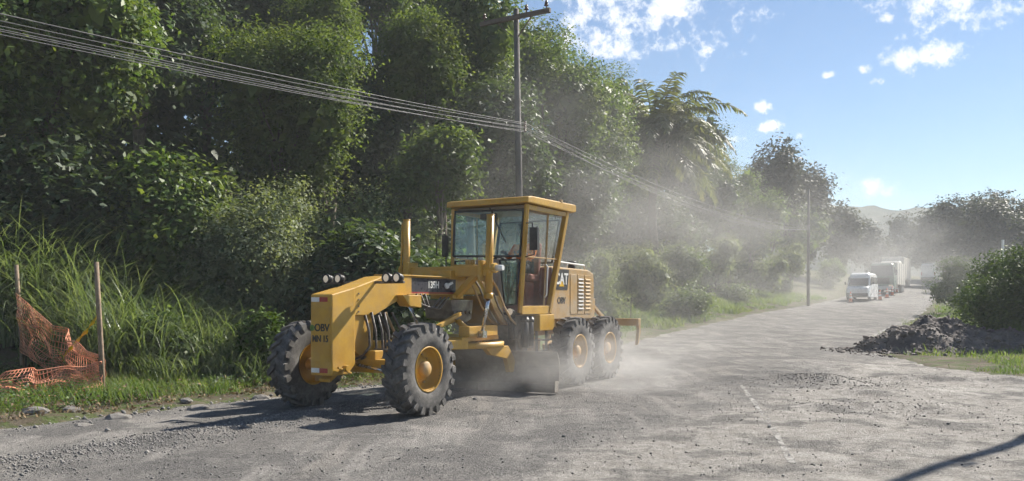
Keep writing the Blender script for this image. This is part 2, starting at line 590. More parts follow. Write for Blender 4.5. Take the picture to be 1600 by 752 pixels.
def road_mat():
    m, N, L, B, O = nodes('dusty_broken_asphalt')
    tc = N.new('ShaderNodeTexCoord')
    v = tc.outputs['Object']
    at_ = N.new('ShaderNodeAttribute')
    at_.attribute_name = 'dirt'
    mp = N.new('ShaderNodeMapping')                  # streaks run along the road
    mp.inputs['Rotation'].default_value = (0, 0, math.radians(28))
    mp.inputs['Scale'].default_value = (1, .16, 1)
    L.new(v, mp.inputs['Vector'])
    fine = noise_node(N, L, v, 38, 5, .75)
    mid = noise_node(N, L, v, 5.5, 6, .7)
    big = noise_node(N, L, v, .55, 4, .6)
    streak = noise_node(N, L, mp.outputs[0], 1.7, 5, .65)
    asp = mixc(N, L, ramp(N, L, mid, .34, .66), (.150, .145, .140), (.225, .214, .202))
    asp = mixc(N, L, ramp(N, L, streak, .46, .66, 0, .8), asp, (.33, .312, .290))
    mp2 = N.new('ShaderNodeMapping')                 # wheel and blade tracks
    mp2.inputs['Rotation'].default_value = (0, 0, math.radians(33))
    mp2.inputs['Scale'].default_value = (1, .09, 1)
    L.new(v, mp2.inputs['Vector'])
    asp = mixc(N, L, ramp(N, L, noise_node(N, L, mp2.outputs[0], 1.15, 4, .6), .47, .60, 0, .62), asp, (.105, .100, .098))
    asp = mixc(N, L, ramp(N, L, noise_node(N, L, mp2.outputs[0], 2.3, 3, .5), .56, .68, 0, .6), asp, (.33, .305, .275))
    asp = mixc(N, L, ramp(N, L, noise_node(N, L, v, .75, 6, .68), .47, .58, 0, .85), asp, (.098, .096, .096))
    asp = mixc(N, L, ramp(N, L, noise_node(N, L, v, .62, 6, .66), .56, .66, 0, .7), asp, (.33, .307, .280))
    dirt = mixc(N, L, ramp(N, L, mid, .36, .66), (.27, .250, .225), (.40, .378, .348))
    dirt = mixc(N, L, ramp(N, L, noise_node(N, L, v, 1.1, 5, .65), .47, .60, 0, .85), dirt, (.105, .100, .098))
    dirt = mixc(N, L, ramp(N, L, noise_node(N, L, v, .8, 5, .6), .55, .66, 0, .8), dirt, (.47, .445, .41))
    f = N.new('ShaderNodeMath')
    f.operation = 'MULTIPLY_ADD'
    L.new(mid, f.inputs[0])
    f.inputs[1].default_value = .7
    f.inputs[2].default_value = -.35
    f2 = N.new('ShaderNodeMath')
    L.new(f.outputs[0], f2.inputs[0])
    L.new(at_.outputs['Fac'], f2.inputs[1])
    c = mixc(N, L, ramp(N, L, f2.outputs[0], .25, .75), asp, dirt)
    g = ramp(N, L, fine, .36, .68)
    c2 = mixc(N, L, g, mixc(N, L, .45, c, (.05, .047, .045)), mixc(N, L, .22, c, (.50, .47, .43)))
    L.new(c2, B.inputs['Base Color'])
    B.inputs['Roughness'].default_value = .92
    B.inputs['Specular IOR Level'].default_value = .12
    b = N.new('ShaderNodeBump')
    b.inputs['Strength'].default_value = .9
    b.inputs['Distance'].default_value = .035
    h = N.new('ShaderNodeMath')
    L.new(fine, h.inputs[0])
    L.new(mid, h.inputs[1])
    L.new(h.outputs[0], b.inputs['Height'])
    L.new(b.outputs[0], B.inputs['Normal'])
    return m


def worn_paint():
    m, N, L, B, O = nodes('worn_line_paint')
    tc = N.new('ShaderNodeTexCoord')
    v = tc.outputs['Object']
    L.new(mixc(N, L, noise_node(N, L, v, 6, 4), (.33, .315, .295), (.24, .23, .215)), B.inputs['Base Color'])
    B.inputs['Roughness'].default_value = .9
    tr = N.new('ShaderNodeBsdfTransparent')
    ms = N.new('ShaderNodeMixShader')
    L.new(ramp(N, L, noise_node(N, L, v, 7, 6, .75), .36, .60, .08, .9), ms.inputs[0])
    L.new(tr.outputs[0], ms.inputs[1])
    L.new(B.outputs[0], ms.inputs[2])
    L.new(ms.outputs[0], O.inputs['Surface'])
    return m


M['line'] = worn_paint()
M['ground'] = ground_mat()
M['road'] = road_mat()

# ------------------------------------------------------------------ terrain
LE = np.array([(-20, -30), (-9.5, 6), (-8.2, 9.2), (-6.6, 11.2), (-5.6, 12.8), (-4.1, 15.1), (-2.1, 17.6), (5.28, 34.3), (16.0, 56.5), (29.8, 78),
               (40, 96), (55.2, 120), (66, 135), (100, 175), (150, 230)], float)
RE = np.array([(16, -30), (16, 8), (15.2, 15.2), (11.6, 17.8), (10.9, 20.5), (11.4, 23.5), (12.2, 29), (15.6, 36), (20.6, 44), (27.6, 56), (38, 75), (49, 96),
               (63, 120), (74, 135), (108, 175), (160, 230)], float)


def xl(y):
    return np.interp(y, LE[:, 1], LE[:, 0])


def xr(y):
    return np.interp(y, RE[:, 1], RE[:, 0])


def base_z(y):
    """the road is level where the grader works and then climbs to a crest"""
    y = np.asarray(y, float)
    t = np.clip(y - 20, 0, 105)
    z = .00169 * t ** 1.72
    return z + np.clip(y - 125, 0, 60) * .02


def sm(t):
    t = np.clip(t, 0, 1)
    return t * t * (3 - 2 * t)


def ground_z(x, y):
    x = np.asarray(x, float)
    y = np.asarray(y, float)
    z = base_z(y)
    e = (xl(y) - x) * .88              # metres outside the left edge
    r = (x - xr(y)) * .88
    near = sm((140 - y) / 40)
    bank = np.where(e > 0, .02 + .045 * np.clip(e - 1, 0, 5) + .30 * np.clip(e - 6, 0, 40) * near, 0)
    bank = bank + np.where((y > 40) & (e > 0), np.clip(e, 0, 6) * .08 * sm((y - 40) / 20), 0)
    rb = np.where(r > 0, .03 * np.clip(r, 0, 12), 0)
    ins = sm((-e - .1) / .5) * sm((-r - .1) / .5)     # inside the road: lowered beneath the paving
    return z + bank + rb + fbm(x, y, 1.3, 3) * .05 * (1 - ins) + .02 - .16 * ins


def gz(x, y):
    return float(ground_z(x, y))


def road_relief(x, y):
    z = base_z(y) + .022 * fbm(x, y, 2.2, 3) + .010 * fbm(x + 9, y, .5, 2)
    # windrow of loose gravel left along the blade's track
    u = (x + 3.6) * .87 - (y - 11.0) * .49
    z = z + .045 * np.exp(-(u / .32) ** 2) * sm((y - 4) / 4) * sm((17 - y) / 3) * (1 + .6 * fbm(x, y, .7, 2))
    # heaps and ridges on the right
    z = z + .14 * np.exp(-(((x - 6.5) / .55) ** 2 + ((y - 17.4) / .5) ** 2)) * (1 + .4 * fbm(x, y, .5, 2))
    z = z + .06 * np.exp(-(((x - 5.0) / 2.6) ** 2 + ((y - 17.9) / .35) ** 2)) * (1 + .8 * fbm(x, y, .6, 2))
    z = z + .07 * np.exp(-(((x - 9.6) / 2.2) ** 2 + ((y - 17.6 + .25 * (x - 9.6)) / .4) ** 2)) * (1 + .8 * fbm(x, y, .5, 2))
    z = z + .05 * np.exp(-(((x - 5.8) / 1.3) ** 2 + ((y - 13.3) / .22) ** 2)) * (1 + .8 * fbm(x, y, .4, 2))
    z = z - .05 * np.exp(-(((x - 5.8) / 1.4) ** 2 + ((y - 12.8) / .3) ** 2))
    right = sm((x - 3.5) / 3) * sm((24 - y) / 4)
    z = z + .05 * right * fbm(x, y, 1.1, 4)
    return z


def rz(x, y):
    return float(road_relief(np.float64(x), np.float64(y))) + .03


def grid(xs, ys, zf):
    X, Y = np.meshgrid(xs, ys)
    Z = zf(X, Y)
    V = np.stack([X, Y, Z], -1).reshape(-1, 3)
    nx, ny = len(xs), len(ys)
    i = (np.arange(ny - 1)[:, None] * nx + np.arange(nx - 1)[None]).ravel()
    return V, np.stack([i, i + 1, i + nx + 1, i + nx], -1)


xs = np.unique(np.concatenate([np.linspace(-190, -40, 40), np.linspace(-40, -20, 41), np.linspace(-20, 16, 181), np.linspace(16, 110, 160), np.linspace(110, 290, 40)]))
ys = np.unique(np.concatenate([np.linspace(-45, 4, 20), np.linspace(4, 30, 151), np.linspace(30, 90, 140), np.linspace(90, 190, 90), np.linspace(190, 325, 30)]))
V, Q = grid(xs, ys, ground_z)
tag(link('ground', np_mesh('ground', V, Q, M['ground'], True)), 'grassy verge and hillside soil beside the road', kind='structure')


def make_road():
    ys = np.concatenate([np.linspace(-30, 4, 16), np.arange(4.1, 26, .085), np.arange(26, 50, .3), np.arange(50, 225, .9)])
    T = np.concatenate([np.linspace(-.03, 1.03, 300)])
    X = xl(ys)[:, None] - .45 + (xr(ys) - xl(ys) + .9)[:, None] * np.clip(T, 0, 1)[None]
    jag = fbm(X, ys[:, None] * 1.0, .9, 3) * .35
    Y = np.repeat(ys[:, None], len(T), 1)
    Z = road_relief(X, Y) + .03
    edge = np.minimum(X - xl(Y) + .15 + jag, xr(Y) - X + .15 + jag)
    Z = Z - .22 * sm((.30 - edge) / .5)
    V = np.stack([X, Y, Z], -1).reshape(-1, 3)
    nx, ny = len(T), len(ys)
    i = (np.arange(ny - 1)[:, None] * nx + np.arange(nx - 1)[None]).ravel()
    me = np_mesh('road', V, np.stack([i, i + 1, i + nx + 1, i + nx], -1), M['road'], True)
    asp_r = xl(Y) + 10.3
    d = sm((X - asp_r + 3.2) / 3.5) * sm((27 - Y) / 6)
    d = np.maximum(d, .75 * sm((1.0 - edge) / 1.4))
    d = np.maximum(d, .55 * sm((Y - 14) / 10) * sm((60 - Y) / 30) * 0)
    a = me.attributes.new('dirt', 'FLOAT', 'POINT')
    a.data.foreach_set('value', d.astype(np.float32).ravel())
    o = link('road', me)
    tag(o, 'dusty torn-up asphalt road climbing away to the right', kind='structure')
    return o


make_road()


def strip(name, pts, w, lift, label, seed):
    """painted line following the paving"""
    r = random.Random(seed)
    P = []
    for i in range(len(pts) - 1):
        a, b = Vector(pts[i]), Vector(pts[i + 1])
        n = max(2, int((b - a).length / .06))
        P += [a.lerp(b, k / n) for k in range(n)]
    vs, fs = [], []
    for i, p in enumerate(P):
        d = (P[min(i + 1, len(P) - 1)] - P[max(i - 1, 0)]).normalized()
        n = Vector((-d.y, d.x))
        ww = w * (.95 + .4 * float(vnoise(i * .11, seed)) + r.uniform(-.12, .12)) / 2
        for s in (-1, 1):
            q = p + n * (ww * s)
            vs.append((q.x, q.y, rz(q.x, q.y) + lift))
        if i and r.random() > .02:
            k = 2 * i
            fs.append((k - 2, k, k + 1, k - 1))
    mb = MB()
    mb.add(vs, fs)
    o = mb.build(name, M['line'])
    return tag(o, label, kind='structure')


strip('painted_line', [(4.7, 17.2), (4.1, 14.2), (3.35, 10.6), (2.9, 8.6)], .075, .006, 'short worn white line on the torn asphalt', 3)
strip('painted_line', [(13.1, 29.5), (15.9, 36.4), (20.2, 44), (27.0, 56), (37.3, 75), (48, 96), (62, 120)], .16, .008, 'white edge line along the right side of the road', 4)

# far hill, inside the haze
hv = MB()
xs_h = np.linspace(40, 230, 90)
ridge = 26.5 + .8 * np.sin((xs_h - 92) / 17.0) + .4 * fbm(xs_h, xs_h * 0, 9, 3)
ridge = ridge * sm((xs_h - 40) / 50) * sm((240 - xs_h) / 40)
vs, fs = [], []
prof = [(-50, 0), (-34, .35), (-15, .8), (0, 1.0), (22, .75), (42, 0)]
for i, x in enumerate(xs_h):
    for k, (dy, s) in enumerate(prof):
        vs.append((x, 268 + dy + 3 * float(fbm(x, dy, 24, 2)), 5 + (ridge[i] * s + .8 * float(fbm(x, dy * 3, 4, 2))) if s else 2))
n = len(prof)
for i in range(len(xs_h) - 1):
    for k in range(n - 1):
        fs.append((i * n + k, (i + 1) * n + k, (i + 1) * n + k + 1, i * n + k + 1))
hv.add(vs, fs, True)
tag(hv.build('hill', M['forest_far']), 'hazy blue-green wooded hill on the horizon', kind='structure')

# ------------------------------------------------------------------ motor grader
# local frame: x forward, y to the machine's left, z up; origin under the front axle
GA = math.radians(-120)
GF = Vector((math.cos(GA), math.sin(GA), 0))
GL = Vector((-math.sin(GA), math.cos(GA), 0))
GO = Vector((-2.32, 12.76, .035))
grader = empty('motor_grader', GO, GA)
tag(grader, 'yellow motor grader with its blade down working on the dusty road', 'grader')


def text_mesh(body, size, mat, name, depth=.004):
    cu = bpy.data.curves.new(name, 'FONT')
    cu.body = body
    cu.size = size
    cu.extrude = depth
    cu.offset = size * .022
    cu.align_x, cu.align_y = 'CENTER', 'CENTER'
    t = bpy.data.objects.new(name, cu)
    col.objects.link(t)
    bpy.context.view_layer.update()
    me = bpy.data.meshes.new_from_object(t)
    bpy.data.objects.remove(t)
    me.materials.clear()
    me.materials.append(mat)
    return me


def lettering(body, size, mat, parent, loc, side, sx=1.0):
    o = link('lettering', text_mesh(body, size, mat, 'lettering'), parent)
    o.location = loc
    o.scale = (sx, 1, 1)
    if side == 'left':           # reads on the machine's left flank: text runs towards the tail
        o.rotation_euler = (math.radians(90), 0, math.radians(180))
    else:                        # on the front face
        o.rotation_euler = (math.radians(90), 0, math.radians(90))
    return o


def make_wheel_meshes():
    R, W = .685, .175
    t = MB()
    prof = [(.315, -W * .80), (.36, -W * .98), (.45, -W * 1.06), (.55, -W * 1.04), (.625, -W * .93), (.645, -W * .6), (.648, 0),
            (.645, W * .6), (.625, W * .93), (.55, W * 1.04), (.45, W * 1.06), (.36, W * .98), (.315, W * .80), (.30, 0), (.315, -W * .80)]
    t.lathe(prof, 48)
    nl = 21
    for side in (-1, 1):
        for k in range(nl):
            a0 = 2 * math.pi * (k + (.5 if side > 0 else 0)) / nl
            pts = []
            for u in (0, .33, .66, 1):                       # lug from the centre line to the shoulder, swept back
                a = a0 + u * .17
                y = side * (.005 + u * (W * 1.03 - .005))
                top = R - .012 * u * u
                bot = .635 - .05 * (u > .9)
                wd = .042 + .012 * u
                for r in (bot, top):
                    for s in (-1, 1):
                        aa = a + s * wd / r * (1 if r == bot else .78)
                        pts.append((r * math.cos(aa), y, r * math.sin(aa)))
            fs = []
            for i in range(3):
                b = 4 * i
                fs += [(b, b + 4, b + 6, b + 2), (b + 1, b + 3, b + 7, b + 5), (b + 2, b + 6, b + 7, b + 3)]
            fs += [(0, 2, 3, 1), (12, 13, 15, 14)]
            t.add(pts, fs if side < 0 else [f[::-1] for f in fs])
            # shoulder foot of the lug
            a = a0 + .17
            y = side * W * 1.03
            sh = []
            for r, yy in ((.66, y), (.56, y * 1.015)):
                for s in (-1, 1):
                    for off in (0, side * .014):
                        aa = a + s * .05 / r * (1 if r > .6 else .7)
                        sh.append((r * math.cos(aa), yy + off, r * math.sin(aa)))
            t.add(sh, [(0, 2, 3, 1), (4, 5, 7, 6), (1, 3, 7, 5), (0, 1, 5, 4), (2, 6, 7, 3)])
    tyre = t.mesh('tyre', M['rubber'])
    w = MB()
    # dished disc seen from outside (+y)
    w.lathe([(.318, .165), (.335, .172), (.335, .155), (.315, .140), (.300, .06), (.275, -.01), (.235, -.02), (.20, .0), (.165, .03), (.15, .055), (.0, .06)], 40)
    w.lathe([(.335, -.172), (.318, -.165), (.30, -.06), (.275, -.02), (.0, -.03)], 32)
    w.lathe([(.310, .14), (.31, -.14)], 32)
    rim = w.mesh('wheel', M['paint'])
    h = MB()
    h.lathe([(.115, .05), (.115, .12), (.09, .145), (.0, .15)], 24)
    for k in range(10):
        a = 2 * math.pi * k / 10
        h.cyl((.215 * math.cos(a), -.02, .215 * math.sin(a)), (.215 * math.cos(a), .022, .215 * math.sin(a)), .017, n=6)
    hub = h.mesh('hub', M['paint_dusty'])
    return tyre, rim, hub


TYRE, RIM, HUB = make_wheel_meshes()


def wheel(x, y, lean=0, roll=0, dusty=False):
    o = link('wheel', RIM, grader)
    o.location = (x, y, .683)
    o.rotation_euler = (lean, roll, 0) if y > 0 else (lean, roll, math.pi)
    a = link('tyre', TYRE, o)
    b = link('hub', HUB, o)
    return o


wheel(0, 1.12, 0, .1)
wheel(0, -1.12, 0, .6)
for x, r in ((-5.17, .3), (-6.67, .9)):
    for y in (1.10, -1.10):
        wheel(x, y, 0, r)

YP = M['paint']

# nose: counterweight block, gooseneck and main beam
b = MB()
b.prism([(.87, .60), (.87, 1.775), (.36, 1.885), (.36, .74), (.52, .60)], -.205, .205)
blk = b.build('counterweight', YP, grader, .018)
pl = MB()
pl.span(.872, .884, -.175, .175, .80, 1.58)
pl.build('cover_plate', YP, blk, .004)
for z in (1.70, .675):
    for y0, y1, mm in ((-.185, -.03, 'white'), (-.027, .125, 'red')):
        r = MB()
        r.span(.871, .877, y0, y1, z - .033, z + .033)
        r.build('reflective_sticker', M[mm], blk)
lettering('OBV', .15, M['black'], blk, (.887, .03, 1.29), 'front', .95)
lettering('MN 15', .135, M['black'], blk, (.887, .0, 1.13), 'front', .80)
r = MB()
r.lathe([(.0, 0), (.045, 0), (.045, .004), (.028, .004), (.028, 0)], 18, Matrix.Translation((.886, -.155, 1.29)) @ Euler((0, 0, -math.pi / 2)).to_matrix().to_4x4())
r.build('round_emblem', pmat('emblem_green', (.12, .20, .03), (.1, .17, .03), 5, .4), blk)
tow = MB()
tow.bar((.55, .0, .66), (.80, .0, .52), .20, .05)
tow.cyl((.62, .205, .70), (.62, .29, .70), .045, n=12)
tow.bar((.50, .24, .62), (.78, .24, .72), .035, .03)
tow.build('tow_hitch', YP, grader, .006)

g = MB()
g.prism([(.358, 1.46), (.358, 1.88), (-.30, 2.06), (-.62, 2.085), (-1.05, 2.085), (-1.05, 1.80), (-.95, 1.785), (-.12, 1.46)], -.185, .185)
goose = g.build('gooseneck', YP, grader, .015)
g = MB()
for x, z in ((.27, 1.79), (.27, 1.70), (.27, 1.60), (.27, 1.52)):
    g = MB()
    g.cyl((x, .184, z), (x, .197, z), .014, n=6)
    g.build('bolt', M['grease'], goose)
g = MB()
g.span(-3.75, -1.045, -.16, .16, 1.80, 2.08)
beam = g.build('main_beam', YP, grader, .014)
g = MB()
g.span(-3.0, -.55, -.20, .20, 2.083, 2.105)
g.span(-2.40, -.95, .12, .19, 1.782, 1.802)
g.build('beam_flange', YP, beam, .004)
d = MB()
d.span(-2.36, -.99, .161, .166, 1.832, 2.062)
d.build('model_decal', M['navy'], beam)
d = MB()
d.span(-2.36, -.99, .161, .1655, 1.808, 1.829)
d.build('red_stripe', M['red'], beam)
lettering('135H', .165, M['white'], beam, (-1.68, .168, 1.95), 'left', .92)
d = MB()
d.cyl((-2.06, .167, 1.94), (-2.06, .20, 1.95), .055, .05, 12)
d.bar((-2.06, .19, 1.95), (-2.17, .22, 2.0), .05, .035)
d.build('beacon', M['white'], beam)
# gusset plate under the beam
g = MB()
g.prism([(-.62, 1.775), (-1.12, 1.775), (-1.12, 1.57), (-.80, 1.60)], .12, .33)
g.build('tool_box', YP, grader, .01)

# nose column, front axle
c = MB()
c.prism([(.34, 1.47), (-.14, 1.47), (-.10, .95), (.18, .85), (.34, .95)], -.15, .15)
c.build('axle_bolster', YP, grader, .012)
a = MB()
a.prism([(-.13, .60), (.13, .60), (.10, .80), (-.10, .80)], -.86, .86)
a.span(-.10, .10, -.36, .36, .79, .93)
ax = a.build('front_axle', YP, grader, .012)
for s in (-1, 1):
    k = MB()
    k.cyl((0, s * .84, .42), (0, s * .84, .98), .075, n=14)
    k.cyl((0, s * .84, .68), (0, s * 1.06, .68), .10, n=16)
    k.box((.0, s * .84, .68), (.26, .10, .30))
    k.build('steering_knuckle', M['paint_dusty'], grader, .006)
k = MB()
k.cyl((-.22, -.82, .92), (-.22, .82, .92), .028, n=10)
k.build('leaning_bar', M['grease'], grader)
k = MB()
k.cyl((.20, -.55, .68), (.20, .10, .72), .045, n=12)
sc_ = k.build('steering_cylinder', YP, grader)
k = MB()
k.cyl((.20, .10, .72), (.18, .80, .62), .022, n=10)
k.build('piston_rod', M['chrome'], sc_)
for i, (y0, dz) in enumerate(((.165, 0), (.20, .03), (.235, -.02), (.27, .02), (.12, -.03))):
    h = MB()
    x0 = .10 - .11 * i
    pts = [(x0, y0, 1.48 + dz), (x0 - .04, y0 + .05, 1.22), (x0 - .02, y0 + .08, 1.0 - .03 * i), (x0 + .08, y0 + .04, .86), (x0 + .12, y0 - .1, .80)]
    h.tube(pts, .02, 7)
    h.build('hydraulic_hose', M['hose'], grader)
for i in range(3):
    h = MB()
    y0 = .10 + .06 * i
    h.tube([(-.20 - .08 * i, y0 + .1, 1.50), (-.36 - .1 * i, y0 + .14, 1.18), (-.62 - .1 * i, y0 + .12, .98), (-1.0 - .1 * i, y0, .93), (-1.5, y0, .95)], .022, 7)
    h.build('hydraulic_hose', M['paint_dusty'] if i == 1 else M['hose'], grader)

# light bar with two pairs of work lamps
lb = MB()
lb.bar((-.12, -.85, 1.965), (-.12, .74, 1.965), .04, .04)
lbo = lb.build('light_bar', M['grease'], grader, .004)
for y in (.46, .655, -.50, -.745):
    l = MB()
    l.cyl((-.16, y, 2.03), (-.06, y, 2.03), .055, .078, 18)
    l.lathe([(.082, -.01), (.082, .02), (.06, .026), (.06, -.01)], 20, Matrix.Translation((-.05, y, 2.03)) @ Euler((0, 0, -math.pi / 2)).to_matrix().to_4x4())
    lo = l.build('work_lamp', M['black'], grader)
    l = MB()
    l.lathe([(.06, -.022), (.048, -.010), (.03, -.004), (0, -.002)], 20, Matrix.Translation((-.022, y, 2.03)) @ Euler((0, 0, -math.pi / 2)).to_matrix().to_4x4())
    l.build('lens', M['lens'], lo)

# drawbar, circle, blade
d = MB()
for s in (-1, 1):
    d.bar((-.10, s * .06, .98), (-2.15, s * .52, .93), .12, .16)
d.bar((-.35, 0, .985), (.12, 0, .985), .18, .16)
d.span(-3.20, -1.98, -.55, .55, .98, 1.06)
d.span(-3.05, -2.1, .40, .62, 1.06, 1.24)
d.bar((-1.0, -.25, .96), (-1.0, .25, .96), .10, .12)
d.build('drawbar', YP, grader, .012)
c = MB()
c.lathe([(.60, -.05), (.80, -.05), (.80, .05), (.60, .05), (.60, -.05)], 48, Matrix.Translation((-2.75, 0, .90)) @ Euler((math.pi / 2, 0, 0)).to_matrix().to_4x4())
for k in range(40):
    t = 2 * math.pi * k / 40
    c.box((-2.75 + .585 * math.cos(t), .585 * math.sin(t), .90), (.04, .05, .08), (0, 0, t))
circle = c.build('turning_circle', YP, grader)
for s in (-1, 1):
    a = MB()
    a.prism([(-2.55, .86), (-3.35, .86), (-3.62, .58), (-3.55, .36), (-3.42, .36), (-3.30, .62), (-2.75, .72)], s * .62 - .05, s * .62 + .05)
    a.build('blade_arm', YP, grader, .01)

BN, BF = Vector((-3.62, 1.55, 0)), Vector((-3.22, -1.62, 0))
bd = (BF - BN).normalized()
bn = Vector((-bd.y, bd.x, 0))
if bn.x < 0:
    bn = -bn
prof = []
for k in range(13):
    t = k / 12
    ang = math.radians(-46 + 100 * t)
    prof.append((-.40 * math.cos(ang) + .30, .09 + .33 + .42 * math.sin(ang)))
vs, fs = [], []
NS = 2
for e in (BN, BF):
    for (u, z) in prof:
        vs.append(e + bn * u + Vector((0, 0, z)))
    for (u, z) in reversed(prof):
        vs.append(e + bn * (u - .025) + Vector((0, 0, z)))
m_ = 2 * len(prof)
for i in range(m_):
    j = (i + 1) % m_
    fs.append((i, j, m_ + j, m_ + i))
fs += [tuple(range(m_ - 1, -1, -1)), tuple(range(m_, 2 * m_))]
mb = MB()
mb.add(vs, fs, False)
blade = mb.build('moldboard', M['steel'], grader)
for i in range(2):
    p, q = BN.lerp(BF, i * .5 + .002), BN.lerp(BF, i * .5 + .498)
    e = MB()
    off = bn * .035
    e.bar(p + off + Vector((0, 0, .085)), q + off + Vector((0, 0, .085)), .02, .15)
    e.build('cutting_edge', M['steel'], blade)
for p, s in ((BN, 1), (BF, -1)):
    e = MB()
    q = p - bd * .012 * s
    e.bar(q + bn * .03 + Vector((0, 0, .13)), q + bn * .22 + Vector((0, 0, .14)), .02, .20)
    e.build('end_bit', M['steel'], blade)

# blade lift saddle and cylinders
s = MB()
s.span(-2.56, -2.12, -.22, .22, 2.06, 2.22)
s.span(-2.50, -2.16, -.24, .24, 1.72, 1.79)
s.bar((-2.33, -.86, 2.20), (-2.33, .86, 2.20), .16, .18)
s.bar((-2.33, .20, 1.76), (-2.33, .62, 2.14), .14, .10)
s.bar((-2.33, -.20, 1.76), (-2.33, -.62, 2.14), .14, .10)
for sd in (-1, 1):
    s.prism([(-2.50, 2.02), (-2.16, 2.02), (-2.18, 2.38), (-2.48, 2.38)], sd * .74, sd * .80)
s.build('lift_saddle', YP, grader, .01)
s = MB()
s.prism([(-2.05, 1.70), (-2.75, 1.70), (-2.70, 1.36), (-2.52, 1.30), (-2.10, 1.38)], -.30, .28)
for k in range(5):
    s.cyl((-2.12 - .13 * k, .275, 1.48), (-2.12 - .13 * k, .31, 1.48), .035, n=10)
s.build('link_bar', M['grease'], grader, .008)
for sd in (1, -1):
    lc = MB()
    top = Vector((-2.34, sd * .90, 3.16))
    low = Vector((-2.30, sd * .88, 1.72))
    lc.cyl(low, top, .066, n=18)
    lc.cyl(top, top + Vector((0, 0, .015)), .072, n=18)
    lc.cyl((-2.33, sd * .78, 2.25), (-2.33, sd * 1.02, 2.25), .085, n=16)
    lc.cyl(low, low + (top - low) * .07, .082, n=18)
    lc.tube([top + Vector((.05, sd * .06, -.05)), top + Vector((.08, sd * .05, -.5)), low + Vector((.08, sd * .06, .5))], .018, 7)
    lco = lc.build('lift_cylinder', YP, grader)
    rd = MB()
    rd.cyl(low, (-2.45, sd * .66, 1.12), .034, n=14)
    rd.box((-2.45, sd * .66, 1.10), (.14, .12, .12))
    rd.build('piston_rod', M['chrome'], lco)
# centre shift cylinder
sh = MB()
sh.cyl((-2.55, -.30, 1.62), (-2.2, .50, 1.20), .05, n=14)
sho = sh.build('side_shift_cylinder', YP, grader)
sh = MB()
sh.bar((-1.20, .42, 1.18), (-2.20, .36, 1.46), .07, .06)
sh.bar((-1.25, .25, 1.14), (-2.35, .20, 1.36), .05, .05)
sh.build('shift_link', YP, grader, .006)
for i in range(5):
    h = MB()
    a0 = Vector((-2.42 - .05 * i, .30 + .09 * i, 2.2))
    h.tube([a0, a0 + Vector((-.15, .12, -.30)), a0 + Vector((-.42, .10, -.62)), a0 + Vector((-.8, .02, -.85)), a0 + Vector((-1.1, -.05, -.95))], .02, 7)
    h.build('hydraulic_hose', M['grease'] if i % 2 else M['paint_dusty'], grader)
for i in range(3):
    h = MB()
    a0 = Vector((-1.15 - .12 * i, .2, 1.80))
    h.tube([a0, a0 + Vector((-.05, .06, -.17 - .04 * i)), a0 + Vector((-.32, .08, -.24)), a0 + Vector((-.62, .06, -.06))], .016, 7)
    h.build('hydraulic_hose', M['hose'], grader)
v_ = MB()
v_.span(-2.95, -2.62, -.05, .36, 2.09, 2.34)
for k in range(4):
    v_.cyl((-2.66 - .08 * k, .2, 2.34), (-2.66 - .08 * k, .2, 2.42), .025, n=8)
    v_.cyl((-2.60, .02 + .09 * k, 2.2), (-2.50, .02 + .09 * k, 2.2), .022, n=8)
v_.build('control_valve', YP, grader, .008)
v_ = MB()
v_.cyl((-2.33, 1.02, 2.25), (-2.33, 1.16, 2.25), .055, .045, 14)
v_.build('lift_lock', M['white'], grader)

# cab ---------------------------------------------------------------
cab = empty('cab')
cab.parent = grader
ZB, ZM, ZT = 1.46, 2.50, 3.50
HWB, HWT = .76, .83            # half width at floor and at roof


def cabpt(x, y, z):
    return Vector((x, y, z))


XFB, XFM, XFT = -3.62, -3.66, -3.76     # front plane leans back a little towards the roof
XRB, XRT = -4.76, -5.42                  # rear pillars lean backwards


def fx(z):
    return XFM + (XFT - XFM) * (z - ZM) / (ZT - ZM) if z > ZM else XFB + (XFM - XFB) * (z - ZB) / (ZM - ZB)


def hw(z):
    return HWB + (HWT - HWB) * (z - ZB) / (ZT - ZB)


def rx(z):
    return XRB + (XRT - XRB) * (z - ZB) / (ZT - ZB)


for s in (-1, 1):
    p = MB()
    p.bar((fx(ZB), s * hw(ZB), ZB), (fx(ZT), s * hw(ZT), ZT), .08, .07)
    p.build('front_pillar', YP, cab, .012)
    p = MB()
    p.bar((rx(ZB), s * hw(ZB), ZB - .02), (rx(ZT), s * hw(ZT), ZT), .09, .11)
    p.build('rear_pillar', YP, cab, .012)
    p = MB()
    p.bar((fx(ZT) - .02, s * hw(ZT), ZT - .05), (rx(ZT), s * hw(ZT), ZT - .05), .06, .09)
    p.build('side_rail', YP, cab, .008)
    p = MB()
    p.bar((fx(ZB) - .03, s * hw(ZB), ZB + .05), (rx(ZB), s * hw(ZB), ZB + .05), .07, .16)
    p.build('door_sill', YP, cab, .008)
rf = MB()
rf.prism([(-3.64, ZT + .02), (-3.66, ZT + .13), (-3.80, ZT + .155), (-5.66, ZT + .175), (-5.72, ZT + .15), (-5.72, ZT + .03), (-5.60, ZT)], -.92, .92)
roof = rf.build('roof', YP, cab, .02)
rf = MB()
rf.box((-5.05, .90, ZT + .185), (.07, .05, .05))
rf.cyl((-5.05, .88, ZT + .17), (-5.05, .88, ZT + .22), .02, n=8)
rf.build('lifting_eye', M['paint_dusty'], roof)
# inside lining of the roof, floor, rear wall
q = MB()
q.span(-5.35, -3.82, -.76, .76, ZT - .035, ZT - .005)
q.build('headliner', M['interior'], cab)
q = MB()
q.span(-4.95, -3.60, -.74, .74, ZB - .04, ZB + .01)
q.build('cab_floor', M['black'], cab)
q = MB()
q.span(-5.0, -4.94, -.72, .72, ZB, 2.36)
q.build('rear_wall', M['seat'], cab)


